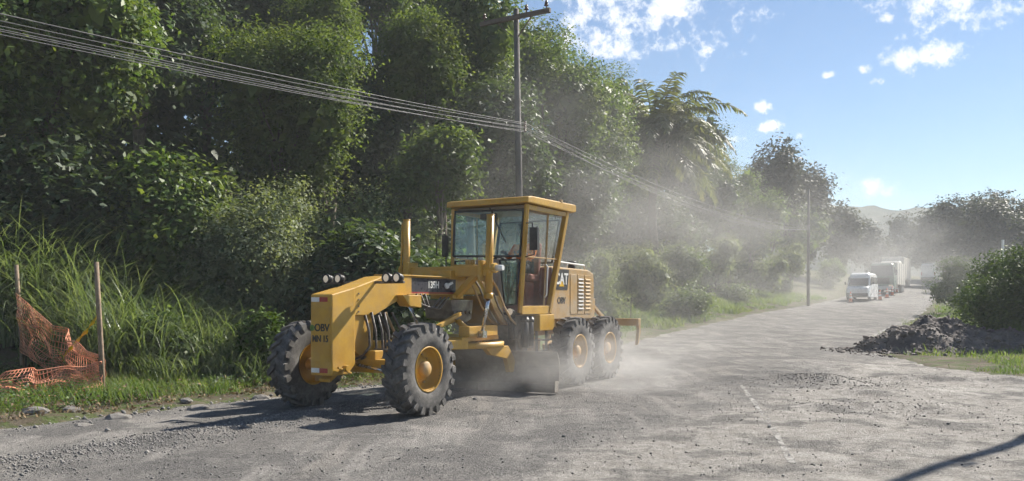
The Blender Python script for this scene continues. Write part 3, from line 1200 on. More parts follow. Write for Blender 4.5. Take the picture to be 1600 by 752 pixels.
def pane(pts, mat, name='pane', t=.012, frame=None, fw=.035, parent=None):
    """flat pane from a polygon given in order, with a gasket frame as its child"""
    P = [Vector(p) for p in pts]
    n = (P[1] - P[0]).cross(P[2] - P[0]).normalized()
    k = len(P)
    vs = [p + n * t / 2 for p in P] + [p - n * t / 2 for p in P]
    fs = [tuple(range(k)), tuple(range(2 * k - 1, k - 1, -1))]
    for i in range(k):
        j = (i + 1) % k
        fs.append((i, i + k, j + k, j))
    mb = MB()
    mb.add(vs, fs)
    o = mb.build(name, mat, parent or cab)
    if frame:
        f = MB()
        for i in range(k):
            f.bar(P[i], P[(i + 1) % k], fw, fw)
        f.build('gasket', frame, o)
    return o


def F_(y, z, dx=.0):
    return (fx(z) + dx, y, z)


pane([F_(-.76, 2.56), F_(.74, 2.52), F_(.775, 3.40), F_(-.79, 3.44)], M['cabglass'], 'windscreen', frame=M['black'], fw=.04)
pane([F_(.30, 2.46), F_(.70, 2.46), F_(.67, 1.62), F_(.44, 1.60)], M['cabglass'], 'lower_window', frame=M['black'], fw=.03)
pane([F_(-.30, 2.46), F_(-.72, 2.46), F_(-.68, 1.62), F_(-.44, 1.60)], M['cabglass'], 'lower_window', frame=M['black'], fw=.03)
q = MB()
q.prism([(fx(1.5) - .02, 1.46), (fx(2.48) - .02, 2.48), (fx(2.48) - .30, 2.48), (fx(1.5) - .25, 1.46)], -.26, .26)
q.build('dashboard', M['interior'], cab, .02)
for s in (-1, 1):
    y0 = s * (hw(2.5) + .0)
    o = pane([(fx(1.60) - .07, s * hw(1.6), 1.62), (rx(1.60) + .11, s * hw(1.6), 1.62), (rx(3.3) + .13, s * hw(3.3), 3.36), (fx(3.3) - .07, s * hw(3.3), 3.36)],
             M['sideglass'], 'door_glass')
    f = MB()
    f.bar((-4.55, s * (hw(1.6) + .004), 1.60), (-4.62, s * (hw(3.3) + .004), 3.38), .035, .03)
    f.bar((fx(2.5) - .04, s * (hw(2.5) + .006), 2.52), (rx(2.5) + .05, s * (hw(2.5) + .006), 2.52), .02, .025)
    f.build('door_frame', YP if s < 0 else M['paint_dusty'], cab, .004)
    h = MB()
    h.tube([(-4.52, s * (hw(1.9) + .03), 1.75), (-4.52, s * (hw(2) + .07), 1.80), (-4.55, s * (hw(2.3) + .07), 2.35), (-4.55, s * (hw(2.3) + .03), 2.40)], .014, 7)
    h.build('grab_handle', M['white'], cab)
pane([(rx(2.5) - .02, -.66, 2.46), (rx(2.5) - .02, .66, 2.46), (rx(3.3) - .02, .70, 3.34), (rx(3.3) - .02, -.70, 3.34)], M['sideglass'], 'rear_window', frame=M['black'], fw=.035)
w = MB()
w.bar((-3.70, .05, 3.46), (-3.66, .15, 3.34), .03, .02)
w.bar((-3.66, .12, 3.36), (-3.63, .45, 2.78), .018, .015)
w.box((-3.66, .05, 3.30), (.06, .34, .10))
w.build('wiper', M['black'], cab)
# mirrors
for s in (1, -1):
    mm = MB()
    if s > 0:
        mm.tube([(-3.72, .80, 3.14), (-3.70, .98, 3.14), (-3.70, 1.02, 2.55), (-3.70, .80, 2.50)], .014, 7)
        mm.box((-3.70, 1.02, 2.84), (.07, .17, .42))
    else:
        mm.tube([(-3.58, -.80, 2.18), (-3.55, -.86, 2.40), (-3.55, -.86, 2.55)], .016, 7)
        mm.tube([(-3.55, -.86, 2.55), (-3.55, -1.08, 2.58), (-3.55, -1.10, 3.0), (-3.55, -.86, 2.97), (-3.55, -.86, 2.55)], .013, 7)
        mm.box((-3.55, -.88, 2.76), (.07, .11, .40))
    mm.build('mirror', M['black'], cab, .015)
# steering console and seat
sw = MB()
sw.bar((-3.98, .0, 1.47), (-4.08, .0, 2.24), .12, .14)
for k in range(4):
    for sd in (-1, 1):
        y = sd * (.16 + .05 * k)
        sw.bar((-4.04, y, 1.95), (-4.10, y, 2.36), .012)
        sw.cyl((-4.10, y, 2.36), (-4.105, y, 2.41), .022, n=8)
sw.build('steering_console', M['interior'], cab, .01)
sw = MB()
ring = [(-4.16 + .07 * math.sin(t), .19 * math.cos(t), 2.36 + .18 * math.sin(t)) for t in np.linspace(0, 2 * math.pi, 25)]
sw.tube(ring, .016, 6)
sw.bar((-4.16, -.18, 2.36), (-4.16, .18, 2.36), .025)
sw.build('steering_wheel', M['black'], cab)
st = MB()
st.box((-4.62, .26, 2.15), (.50, .52, .14))
st.box((-4.60, .26, 1.78), (.36, .36, .62))
st.box((-4.88, .26, 2.50), (.12, .50, .72), (0, -.16, 0))
st.box((-4.95, .26, 2.96), (.10, .28, .22), (0, -.16, 0))
st.build('driver_seat', M['seat'], cab, .04, 3)

# chassis under and behind the cab
q = MB()
q.prism([(-3.05, 1.78), (-3.50, 1.78), (-3.60, 1.44), (-4.9, 1.42), (-7.35, 1.28), (-7.35, 1.0), (-4.95, .98), (-4.4, 1.1), (-3.6, 1.25)], -.42, .42)
q.build('rear_frame', M['paint_dusty'], grader, .01)
q = MB()
q.span(-4.20, -3.75, -.60, .60, .72, 1.40)
q.span(-4.75, -4.22, -.45, .45, .75, 1.15)
q.cyl((-4.0, .3, .95), (-4.0, .66, .95), .20, n=18)
q.build('transmission', M['grease'], grader, .02)
for x, y, z0, z1 in ((-3.72, .52, .95, 1.42), (-3.92, .70, .80, 1.40), (-4.12, .70, .82, 1.40)):
    q = MB()
    q.cyl((x, y, z0), (x, y, z1), .07, n=14)
    q.cyl((x, y, z1 - .12), (x, y, z1 - .05), .082, n=14)
    q.build('oil_filter', M['black'], grader)
q = MB()
q.span(-4.92, -4.30, .42, .82, 1.10, 1.42)
q.build('battery_box', YP, grader, .015)
q = MB()
q.bar((-4.35, .72, .70), (-4.35, .72, 1.12), .04)
q.bar((-4.75, .72, .70), (-4.75, .72, 1.12), .04)
for z in (.70, .92):
    q.bar((-4.33, .74, z), (-4.77, .74, z), .14, .025)
q.build('cab_step', M['grease'], grader)
l = MB()
l.cyl((-3.66, .56, 1.46), (-3.58, .56, 1.47), .07, .085, 18)
lo = l.build('work_lamp', M['black'], grader)
l = MB()
l.lathe([(.075, -.01), (.05, .004), (0, .01)], 18, Matrix.Translation((-3.575, .56, 1.47)) @ Euler((0, 0, -math.pi / 2)).to_matrix().to_4x4())
l.build('lens', M['lens'], lo)

# engine hood
hd = MB()
hd.prism([(-5.06, 1.30), (-5.06, 2.36), (-5.30, 2.40), (-7.10, 2.38), (-7.38, 2.30), (-7.44, 1.28)], -.56, .56)
hood = hd.build('engine_hood', M['paint_dusty'], grader, .025)
q = MB()
q.prism([(-5.10, 1.92), (-5.10, 2.35), (-6.10, 2.35), (-6.02, 1.92)], .561, .566)
q.build('logo_panel', M['black'], hood)
lettering('CAT', .33, M['white'], hood, (-5.74, .568, 2.14), 'left', .92)
q = MB()
q.prism([(-5.62, 1.99), (-5.86, 1.99), (-5.74, 2.12)], .5675, .571)
q.build('logo_triangle', pmat('logo_yellow', (.75, .45, .03), None, 5, .4), hood)
lettering('OBV', .19, M['black'], hood, (-5.74, .562, 1.69), 'left', 1.0)
for k in range(3):
    q = MB()
    x = -6.32 - .36 * k
    q.span(x - .165, x + .165, .558, .570, 1.40, 2.26)
    po = q.build('side_panel', M['paint_dusty'], hood, .006)
    if k:
        for j in range(9):
            s = MB()
            s.box((x, .573, 1.52 + .08 * j), (.25, .014, .035), (.5, 0, 0))
            s.build('louvre', M['hubgrey'] if k == 1 else M['paint_dusty'], po)
q = MB()
q.tube([(-5.15, .46, 2.40), (-5.18, .48, 2.52), (-6.2, .48, 2.50), (-7.05, .48, 2.48), (-7.10, .46, 2.38)], .018, 7)
q.tube([(-6.2, .48, 2.50), (-6.2, .46, 2.38)], .016, 7)
q.build('handrail', M['white'], hood)
q = MB()
q.cyl((-6.75, .30, 2.36), (-6.75, .30, 2.52), .09, n=16)
q.cyl((-6.75, .30, 2.52), (-6.75, .30, 2.56), .11, n=16)
q.build('exhaust_cap', M['black'], hood)
q = MB()
q.span(-7.52, -7.44, -.5, .5, 1.35, 2.2)
q.build('radiator_grille', M['grease'], hood, .01)

# tandems
for s in (-1, 1):
    t = MB()
    t.prism([(-4.85, .52), (-4.75, .82), (-5.45, .95), (-6.40, .95), (-7.05, .82), (-6.98, .52), (-6.4, .44), (-5.45, .44)], s * .62, s * .86)
    t.cyl((-5.92, s * .40, .86), (-5.92, s * .64, .86), .26, n=20)
    t.build('tandem_case', M['paint_dusty'], grader, .012)
# rear counterframe and ripper
q = MB()
q.span(-7.62, -7.46, -.55, .55, 1.0, 1.34)
q.bar((-7.55, .35, 1.25), (-8.50, .35, 1.20), .10, .14)
q.bar((-7.55, -.35, 1.25), (-8.50, -.35, 1.20), .10, .14)
q.bar((-7.70, .35, 1.62), (-8.35, .35, 1.30), .07, .08)
q.prism([(-7.50, 1.30), (-7.72, 1.30), (-7.78, 1.74), (-7.62, 1.78), (-7.55, 1.70)], .28, .42)
q.prism([(-7.50, 1.30), (-7.72, 1.30), (-7.78, 1.74), (-7.62, 1.78), (-7.55, 1.70)], -.42, -.28)
q.build('ripper_mount', M['paint_dusty'], grader, .01)
q = MB()
q.bar((-8.52, -1.22, 1.19), (-8.52, 1.22, 1.19), .16, .17)
rb = q.build('ripper_beam', M['paint_dusty'], grader, .012)
for y in (1.17, .40, -.40, -1.17):
    q = MB()
    q.prism([(-8.46, 1.26), (-8.60, 1.26), (-8.63, .98), (-8.52, .72), (-8.44, .66), (-8.50, .84), (-8.53, 1.02)], y - .035, y + .035)
    q.build('ripper_tooth', M['paint_dusty'], rb)


# ------------------------------------------------------------------ people
def skin_mesh(name, verts, edges, radii, mat, root=0, sub=2):
    me = bpy.data.meshes.new(name)
    me.from_pydata([tuple(v) for v in verts], edges, [])
    o = bpy.data.objects.new(name, me)
    col.objects.link(o)
    md = o.modifiers.new('skin', 'SKIN')
    md.use_smooth_shade = True
    sv = me.skin_vertices[0].data if len(me.skin_vertices) else None
    if sv is None:
        bpy.context.view_layer.objects.active = o
        bpy.ops.mesh.customdata_skin_add()
        sv = me.skin_vertices[0].data
    for i, r in enumerate(radii):
        r = (r, r) if isinstance(r, (int, float)) else r
        sv[i].radius = r
        sv[i].use_root = i == root
    ss = o.modifiers.new('sub', 'SUBSURF')
    ss.levels = ss.render_levels = sub
    bpy.context.view_layer.update()
    dg = bpy.context.evaluated_depsgraph_get()
    m2 = bpy.data.meshes.new_from_object(o.evaluated_get(dg))
    bpy.data.objects.remove(o)
    m2.name = name
    m2.materials.clear()
    m2.materials.append(mat)
    m2.polygons.foreach_set('use_smooth', [True] * len(m2.polygons))
    return m2


def make_operator():
    base = GO + GF * -4.70 + GL * .22 + Vector((0, 0, 2.24))
    P = empty('person', base, GA)
    tag(P, 'machine operator in an orange vest seated inside the grader cab', 'person')
    # local: x forward, y left, z up from the seat
    V, E, R = [], [], []

    def v(p, r, parent=None):
        V.append(p)
        R.append(r)
        if parent is not None:
            E.append((parent, len(V) - 1))
        return len(V) - 1
    pel = v((-.02, 0, .12), (.15, .12))
    bel = v((-.05, 0, .28), (.14, .11), pel)
    che = v((-.06, 0, .46), (.165, .12), bel)
    nec = v((-.05, 0, .60), (.075, .075), che)
    nk2 = v((-.02, 0, .67), (.055, .055), nec)
    hd0 = v((.01, 0, .74), (.082, .088), nk2)
    hd1 = v((.015, 0, .83), (.078, .092), hd0)
    hd2 = v((.005, 0, .89), (.05, .06), hd1)
    for s in (-1, 1):
        hip = v((.06, s * .10, .10), .095, pel)
        kn = v((.46, s * .17, .13), .068, hip)
        an = v((.58, s * .17, -.30), .045, kn)
        v((.72, s * .18, -.36), .04, an)
        sh = v((-.05, s * .20, .53), .065, che)
        el = v((.10, s * .27, .31), .048, sh)
        wr = v((.36, s * .20, .39), .032, el)
        pa = v((.43, s * .19, .41), (.038, .022), wr)
        for k, (dy, ln) in enumerate(((.03, .07), (.01, .08), (-.01, .075), (-.03, .06))):
            f1 = v((.47, s * (.19 + dy), .43), .010, pa)
            f2 = v((.50, s * (.19 + dy), .41 - .01 * k), .009, f1)
            v((.48, s * (.19 + dy), .375), .008, f2)
        t1 = v((.42, s * .14, .42), .011, pa)
        v((.46, s * .12, .40), .009, t1)
    body = link('body', skin_mesh('body', V, E, R, M['skin']), P)
    # clothing follows the same skeleton, a little larger
    vest = [(-.02, 0, .10), (-.05, 0, .28), (-.06, 0, .46), (-.05, 0, .575)]
    vv, ee, rr = list(vest), [(0, 1), (1, 2), (2, 3)], [(.165, .135), (.158, .128), (.182, .138), (.09, .085)]
    for s in (-1, 1):
        i = len(vv)
        vv += [(-.05, s * .205, .53), (.02, s * .245, .42), (.10, s * .272, .31), (.28, s * .225, .365)]
        rr += [.080, .068, .060, .045]
        ee += [(2, i), (i, i + 1), (i + 1, i + 2), (i + 2, i + 3)]
    link('vest', skin_mesh('vest', vv, ee, rr, M['orange_cloth']), P)
    vv, ee, rr = [(-.02, 0, .10)], [], [(.165, .13)]
    for s in (-1, 1):
        i = len(vv)
        vv += [(.06, s * .10, .10), (.46, s * .17, .13), (.575, s * .17, -.26)]
        rr += [.11, .082, .062]
        ee += [(0, i), (i, i + 1), (i + 1, i + 2)]
    link('trousers', skin_mesh('trousers', vv, ee, rr, M['blue_cloth']), P)
    vv, ee, rr = [(-.005, 0, .865), (-.02, 0, .90), (-.045, 0, .80)], [(0, 1), (0, 2)], [(.090, .100), (.07, .08), (.07, .07)]
    link('hair', skin_mesh('hair', vv, ee, rr, M['hair']), P)
    f = MB()
    f.box((.108, 0, .79), (.03, .026, .045), (0, .3, 0), (.5, .5))
    for s in (-1, 1):
        f.box((.02, s * .088, .795), (.04, .014, .055))
    f.build('nose_and_ears', M['skin'], P, .006)
    f = MB()
    for s in (-1, 1):
        f.lathe([(0, .012), (.008, .008), (.011, 0)], 8, Matrix.Translation((.092, s * .033, .812)) @ Euler((0, 0, -math.pi / 2)).to_matrix().to_4x4())
    f.build('eyes', M['black'], P)
    f = MB()
    f.box((.094, 0, .752), (.012, .05, .010))
    f.build('mouth', M['red'], P)
    return P


make_operator()


# ------------------------------------------------------------------ utility poles and overhead cables
def utility_pole(x, y, z0, ztop, lean, arm_dir, label, arm=True, r0=.125, r1=.085):
    P = empty('utility_pole', (x, y, z0))
    tag(P, label, 'pole', 'utility poles along the road')
    h = ztop - z0
    p = MB()
    p.tube([(0, 0, -.3), (lean[0] * .5, lean[1] * .5, h * .5), (lean[0], lean[1], h)], [r0, (r0 + r1) / 2, r1], 12)
    p.build('shaft', M['pole'], P)
    if arm:
        a = Vector((arm_dir[0], arm_dir[1], 0)).normalized()
        c = Vector((lean[0], lean[1], h - .30))
        cr = MB()
        n = Vector((-a.y, a.x, 0)) * -.13
        cr.bar(c - a * 1.25 + n, c + a * 1.28 + n, .10, .13)
        ca = cr.build('crossarm', M['crossarm'], P)
        br = MB()
        br.bar(c - a * .7 + n, c + Vector((0, 0, -.65)), .03)
        br.bar(c + a * .7 + n, c + Vector((0, 0, -.65)), .03)
        br.build('brace', M['crossarm'], ca)
        for k, t in enumerate((-1.1, .45, 1.15)):
            i = MB()
            q = c + a * t + n
            i.cyl(q + Vector((0, 0, .06)), q + Vector((0, 0, .18)), .018, n=8)
            i.cyl(q + Vector((0, 0, .16)), q + Vector((0, 0, .22)), .07, .05, 12)
            i.cyl(q + Vector((0, 0, .22)), q + Vector((0, 0, .32)), .055, .03, 12)
            i.build('insulator', M['porcelain'], ca)
    rk = MB()
    for k in range(5):
        zz = 7.28 - .065 * k - z0 if y > 0 else 5.0 - .08 * k - z0
        rk.cyl((.10, -.12, zz - .022), (.10, -.12, zz + .022), .045, n=10)
    rk.build('cable_rack', M['porcelain'], P)
    return P


utility_pole(.30, 26.0, gz(.3, 26), 10.85, (-.17, 0), (2.18, -1.33), 'tall grey utility pole with a timber crossarm right behind the grader cab')
utility_pole(24.2, 68.0, gz(24.2, 68), 10.9, (.05, 0), (2.18, -1.4), 'distant slim utility pole on the left verge near the queue of vehicles', arm=False, r0=.13, r1=.09)
utility_pole(-17.0, -5.5, gz(-17, -5.5), 10.0, (0, 0), (2.18, -1.33), 'utility pole at the left of the viewer carrying the near end of the cables', arm=False)
utility_pole(11.1, 14.5, rz(11.1, 14.5), 10.5, (0, 0), (2.18, -1.33), 'utility pole just outside the right edge that throws the slanting shadow', arm=False, r0=.10, r1=.085)


def catenary(a, b, sag, n=22):
    a, b = Vector(a), Vector(b)
    return [a.lerp(b, t) - Vector((0, 0, sag * 4 * t * (1 - t))) for t in np.linspace(0, 1, n)]


order = ['uppermost', 'second from the top', 'third from the top', 'fourth from the top', 'second from the bottom', 'lowest']
for k in range(6):
    z1 = 7.26 - .06 * k + (.02 if k % 2 else 0)
    sag1 = .38 + .03 * ((k * 7) % 5)
    sag2 = .85 + .08 * ((k * 3) % 5)
    pts = catenary((-16.9, -5.5, 4.86 - .042 * k), (.42, 25.88, z1), sag1) + catenary((.42, 25.88, z1), (24.3, 67.9, 7.95 - .07 * k), sag2)[1:]
    c = MB()
    c.tube(pts, .0075 if k else .010, 6)
    tag(c.build('overhead_cable', M['cable']), 'overhead cable slung between the utility poles, %s of the bundle' % order[k], 'cable', 'overhead cables')


# ------------------------------------------------------------------ vegetation
def leaf_quads(C, N, size, aspect=.45, jitter=.7, R=rng, droop=.0):
    """one folded rhombic leaf at each C whose blade faces roughly along N"""
    n = len(C)
    N = N + R.normal(0, jitter, (n, 3))
    N /= np.linalg.norm(N, axis=1, keepdims=True) + 1e-9
    A = R.normal(0, 1, (n, 3))
    A[:, 2] -= droop
    A -= N * (A * N).sum(1, keepdims=True)
    A /= np.linalg.norm(A, axis=1, keepdims=True) + 1e-9
    B = np.cross(N, A)
    s = (size * R.uniform(.6, 1.3, n))[:, None]
    V = np.empty((n, 4, 3))
    V[:, 0] = C - A * s * .5
    V[:, 1] = C + B * s * aspect * .5 + N * s * .08
    V[:, 2] = C + A * s * .5
    V[:, 3] = C - B * s * aspect * .5 + N * s * .08
    return V.reshape(-1, 3)


def quads(n):
    return np.arange(n * 4, dtype=np.int32).reshape(-1, 4)


def crown_points(R, rad, n, lobes=9, tuft=.28, per=22, shell=.55, flat=0.0, lobe_r=(.38, .62)):
    """leaf positions: tufts on the outside of overlapping lobes inside an ellipsoid of radii rad"""
    rad = np.asarray(rad, float)
    D = R.normal(0, 1, (lobes, 3))
    D /= np.linalg.norm(D, axis=1, keepdims=True)
    LC = D * (R.uniform(.30, .72, lobes)[:, None])
    LR = R.uniform(*lobe_r, lobes)
    LC = np.vstack([LC, [[0, 0, 0]]])
    LR = np.append(LR, .6)
    nt = max(1, n // per)
    li = R.choice(len(LC), nt, p=LR ** 2 / (LR ** 2).sum())
    d = R.normal(0, 1, (nt, 3))
    d[:, 2] = np.where(R.random(nt) < .3, d[:, 2], np.abs(d[:, 2]))
    d /= np.linalg.norm(d, axis=1, keepdims=True)
    rr = LR[li] * (1 - shell * R.random(nt) ** 2.2)
    T = (LC[li] + d * rr[:, None])
    if flat:
        T[:, 2] = np.round(T[:, 2] / flat) * flat + R.normal(0, .035, nt)
    T = T * rad
    ti = np.repeat(np.arange(nt), per)
    k = len(ti)
    P = T[ti] + R.normal(0, tuft, (k, 3)) * np.array([1, 1, .65 if not flat else .35])
    nd = d[ti] * .6 + np.array([0, 0, .75])
    # bigger leaves deep inside close the crown
    nc = 150 * len(LC)
    ci = R.choice(len(LC), nc)
    dc = R.normal(0, 1, (nc, 3))
    dc /= np.linalg.norm(dc, axis=1, keepdims=True)
    core = (LC[ci] + dc * (LR[ci] * R.uniform(.30, .66, nc))[:, None]) * rad
    return P, nd, LC * rad, LR, core, dc


def limbs(R, height, LC, base_r, lean, mat, name, parent, spread=1.0, top_frac=1.0):
    """tapered, slightly crooked trunk with limbs reaching into the lobes (local origin at the foot)"""
    t = MB()
    n = 7
    pts, rs = [], []
    for i in range(n):
        u = i / (n - 1)
        pts.append(Vector((lean[0] * u + R.normal(0, .04) * height * .25 * u, lean[1] * u + R.normal(0, .04) * height * .25 * u, -.3 + (height * top_frac + .3) * u)))
        rs.append(base_r * (1.25 if i == 0 else 1 - .62 * u))
    t.tube(pts, rs, 9)
    for c in LC[:8]:
        u = R.uniform(.45, .9)
        i = min(n - 2, int(u * (n - 1)))
        a = pts[i]
        e = Vector((lean[0], lean[1], height)) + Vector(c) * .85
        m = (a + e) / 2 + Vector((R.normal(0, .15), R.normal(0, .15), .25))
        t.tube([a, a.lerp(m, .6), m, e], [rs[i] * .6, rs[i] * .45, rs[i] * .35, rs[i] * .12], 6)
    return t.build(name, mat, parent)


SPEC = {  # leaf size, aspect, tuft spread, leaves per tuft, droop, shell
    'broad': (.21, .50, .27, 16, .8, .35),
    'fluffy': (.135, .45, .24, 30, .3, .30),
    'mid': (.18, .50, .28, 22, .3, .38),
    'dark': (.22, .50, .34, 20, .3, .45),
    'grey': (.10, .50, .20, 22, .2, .50),
    'bright': (.115, .58, .18, 24, .2, .35),
    'far': (.46, .55, .48, 14, .2, .42),
    'under': (.15, .5, .22, 20, .3, .5),
}


def plant(kind, name, cat, label, px, ty, by, w, Y, n, seed, dy=None, lobes=9, flat=0.0, group=None, bark='bark', trunk=True, lob=(.30, .52), lsize=1.0):
    """a tree or shrub standing at depth Y whose crown spans the given rows and width of the view"""
    R = np.random.default_rng(seed)
    top, bot = at(px, ty, Y).z, at(px, by, Y).z
    cx = at(px, 0, Y).x
    if cat != 'tree':                 # shrubs are leafy to the ground
        bot = min(bot, gz(cx, Y) - .1)
    rx_ = w / FPX * Y / 2
    rz_ = (top - bot) / 2
    ry_ = dy or min(rx_, max(rz_, rx_ * .8))
    g0 = gz(cx, Y)
    cz = (top + bot) / 2 - g0
    ls, asp, tuft, per, droop, shell = SPEC[kind]
    root = empty(name, (cx, Y, g0))
    tag(root, label, cat, group)
    P, nd, LC, LR, core, dc = crown_points(R, (rx_ * 1.08, ry_ * 1.05, rz_ * 1.08), int(n * 1.45), lobes, tuft * (1 if rx_ > 1.2 else .7), per, shell, flat, lob)
    P[:, 2] += cz
    P[:, 2] = np.maximum(P[:, 2], .02)
    core[:, 2] = np.maximum(core[:, 2] + cz, .1)
    cs = .20 * (rx_ * ry_ * rz_) ** (1 / 3)
    LV = np.vstack([leaf_quads(P, nd, ls * lsize, asp, .48 if kind in ('fluffy', 'far', 'dark') else .6, R, droop), leaf_quads(core, dc, min(cs, .55 if Y < 60 else 1.0), .6, .5, R)])
    me = np_mesh('crown' if trunk else 'foliage', LV, quads(len(LV) // 4), LM[kind])
    link('crown' if cat == 'tree' else 'foliage', me, root)
    LC = LC.copy()
    limbs(R, max(.4, cz), LC, (.05 + .016 * max(.5, cz)) if cat == 'tree' else .035, (R.normal(0, .15), R.normal(0, .15)), M[bark], 'trunk' if cat == 'tree' else 'stem', root)
    return root


GT = 'trees on the wooded hillside'
GS = 'shrubs along the left verge'
GR = 'trees at the far right'
trees = [
    # kind, px, top, bottom, width, depth, leaves, lobes, label
    ('broad', 60, -110, 285, 340, 20.8, 26000, 26, 'large-leaved tree overhanging the tall grass at the left edge'),
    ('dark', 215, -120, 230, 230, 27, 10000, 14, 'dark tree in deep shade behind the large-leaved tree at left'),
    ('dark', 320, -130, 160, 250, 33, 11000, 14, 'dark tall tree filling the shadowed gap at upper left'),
    ('fluffy', 438, 32, 350, 235, 25.5, 26000, 15, 'rounded yellow-green fine-leaved tree at left of centre'),
    ('fluffy', 515, -25, 190, 160, 31, 13000, 12, 'yellow-green tree peeping over the rounded fine-leaved tree'),
    ('mid', 425, -120, 90, 190, 36, 8000, 12, 'green treetop at the upper edge left of centre'),
    ('fluffy', 635, -5, 235, 165, 30, 16000, 13, 'tall vine-draped tree left of the utility pole'),
    ('mid', 590, -140, 100, 200, 37, 9000, 12, 'treetop at the upper edge above the vine-draped tree'),
    ('mid', 735, -50, 260, 180, 33, 14000, 14, 'broad green tree directly behind the utility pole crossarm'),
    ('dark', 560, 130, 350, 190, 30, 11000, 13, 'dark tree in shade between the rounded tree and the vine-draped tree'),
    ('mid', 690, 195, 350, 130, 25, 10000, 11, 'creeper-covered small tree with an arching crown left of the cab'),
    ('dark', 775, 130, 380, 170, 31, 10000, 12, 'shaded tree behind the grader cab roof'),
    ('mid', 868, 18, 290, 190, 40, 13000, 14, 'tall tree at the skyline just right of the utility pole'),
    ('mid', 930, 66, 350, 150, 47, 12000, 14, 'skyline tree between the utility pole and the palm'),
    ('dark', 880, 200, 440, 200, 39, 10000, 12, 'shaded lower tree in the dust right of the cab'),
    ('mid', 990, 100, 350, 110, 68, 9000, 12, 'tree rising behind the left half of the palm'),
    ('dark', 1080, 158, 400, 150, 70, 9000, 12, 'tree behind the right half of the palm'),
    ('mid', 1140, 212, 410, 120, 74, 8000, 12, 'tree just right of the palm below its fronds'),
    ('far', 1205, 224, 410, 120, 88, 5500, 14, 'open-crowned tree on the skyline right of the palm'),
    ('mid', 1172, 290, 440, 120, 74, 7000, 12, 'light green tree left of the distant utility pole'),
    ('far', 1262, 250, 425, 110, 95, 5000, 13, 'tree behind the distant utility pole at the end of the woods'),
    ('far', 1310, 296, 430, 75, 108, 3600, 10, 'last tree of the left woods before the vehicles'),
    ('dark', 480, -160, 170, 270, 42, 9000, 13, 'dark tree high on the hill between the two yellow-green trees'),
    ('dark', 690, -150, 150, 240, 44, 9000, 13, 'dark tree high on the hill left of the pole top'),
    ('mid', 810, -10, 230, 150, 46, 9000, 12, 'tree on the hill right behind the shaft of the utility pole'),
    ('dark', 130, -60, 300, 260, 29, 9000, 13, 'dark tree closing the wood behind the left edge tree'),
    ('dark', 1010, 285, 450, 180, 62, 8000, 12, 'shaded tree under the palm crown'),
    ('mid', 1235, 300, 430, 110, 90, 6000, 11, 'small tree between the open-crowned tree and the distant pole'),
]
sd = 100
for kind, px, ty, by, w, Y, n, lobes, label in trees:
    sd += 1
    plant(kind, 'broadleaf_tree', 'tree', label, px, ty, by, w, Y, n, sd, lobes=lobes, group=GT, bark='palebark' if sd % 3 == 0 else 'bark')

far_trees = [
    (1352, 350, 430, 90, 150, 2600, 0, 'hazy tree below the hill just right of the left woods'),
    (1400, 342, 430, 80, 158, 2600, 0, 'hazy tree below the hill above the trucks'),
    (1440, 350, 430, 80, 165, 2600, 0, 'hazy tree above the white van on the right lane'),
    (1478, 300, 425, 100, 128, 3600, .16, 'left end tree of the dark grove at right'),
    (1525, 282, 420, 120, 112, 4600, .16, 'tallest flat-topped tree of the dark grove at right'),
    (1592, 284, 420, 120, 104, 4600, .16, 'flat-topped tree of the dark grove at the right edge'),
    (1560, 330, 430, 130, 98, 3600, 0, 'lower dark tree in front of the flat-topped grove'),
    (1500, 345, 430, 110, 118, 3000, 0, 'low dark tree in the haze left of the grove'),
    (1640, 330, 440, 130, 92, 3000, 0, 'dark tree cut off by the right edge'),
]
for px, ty, by, w, Y, n, flat, label in far_trees:
    sd += 1
    plant('far', 'broadleaf_tree', 'tree', label, px, ty, by, w, Y, n, sd, lobes=10, flat=flat, group=GR, lob=(.35, .55), lsize=.9 if flat else 1.15)

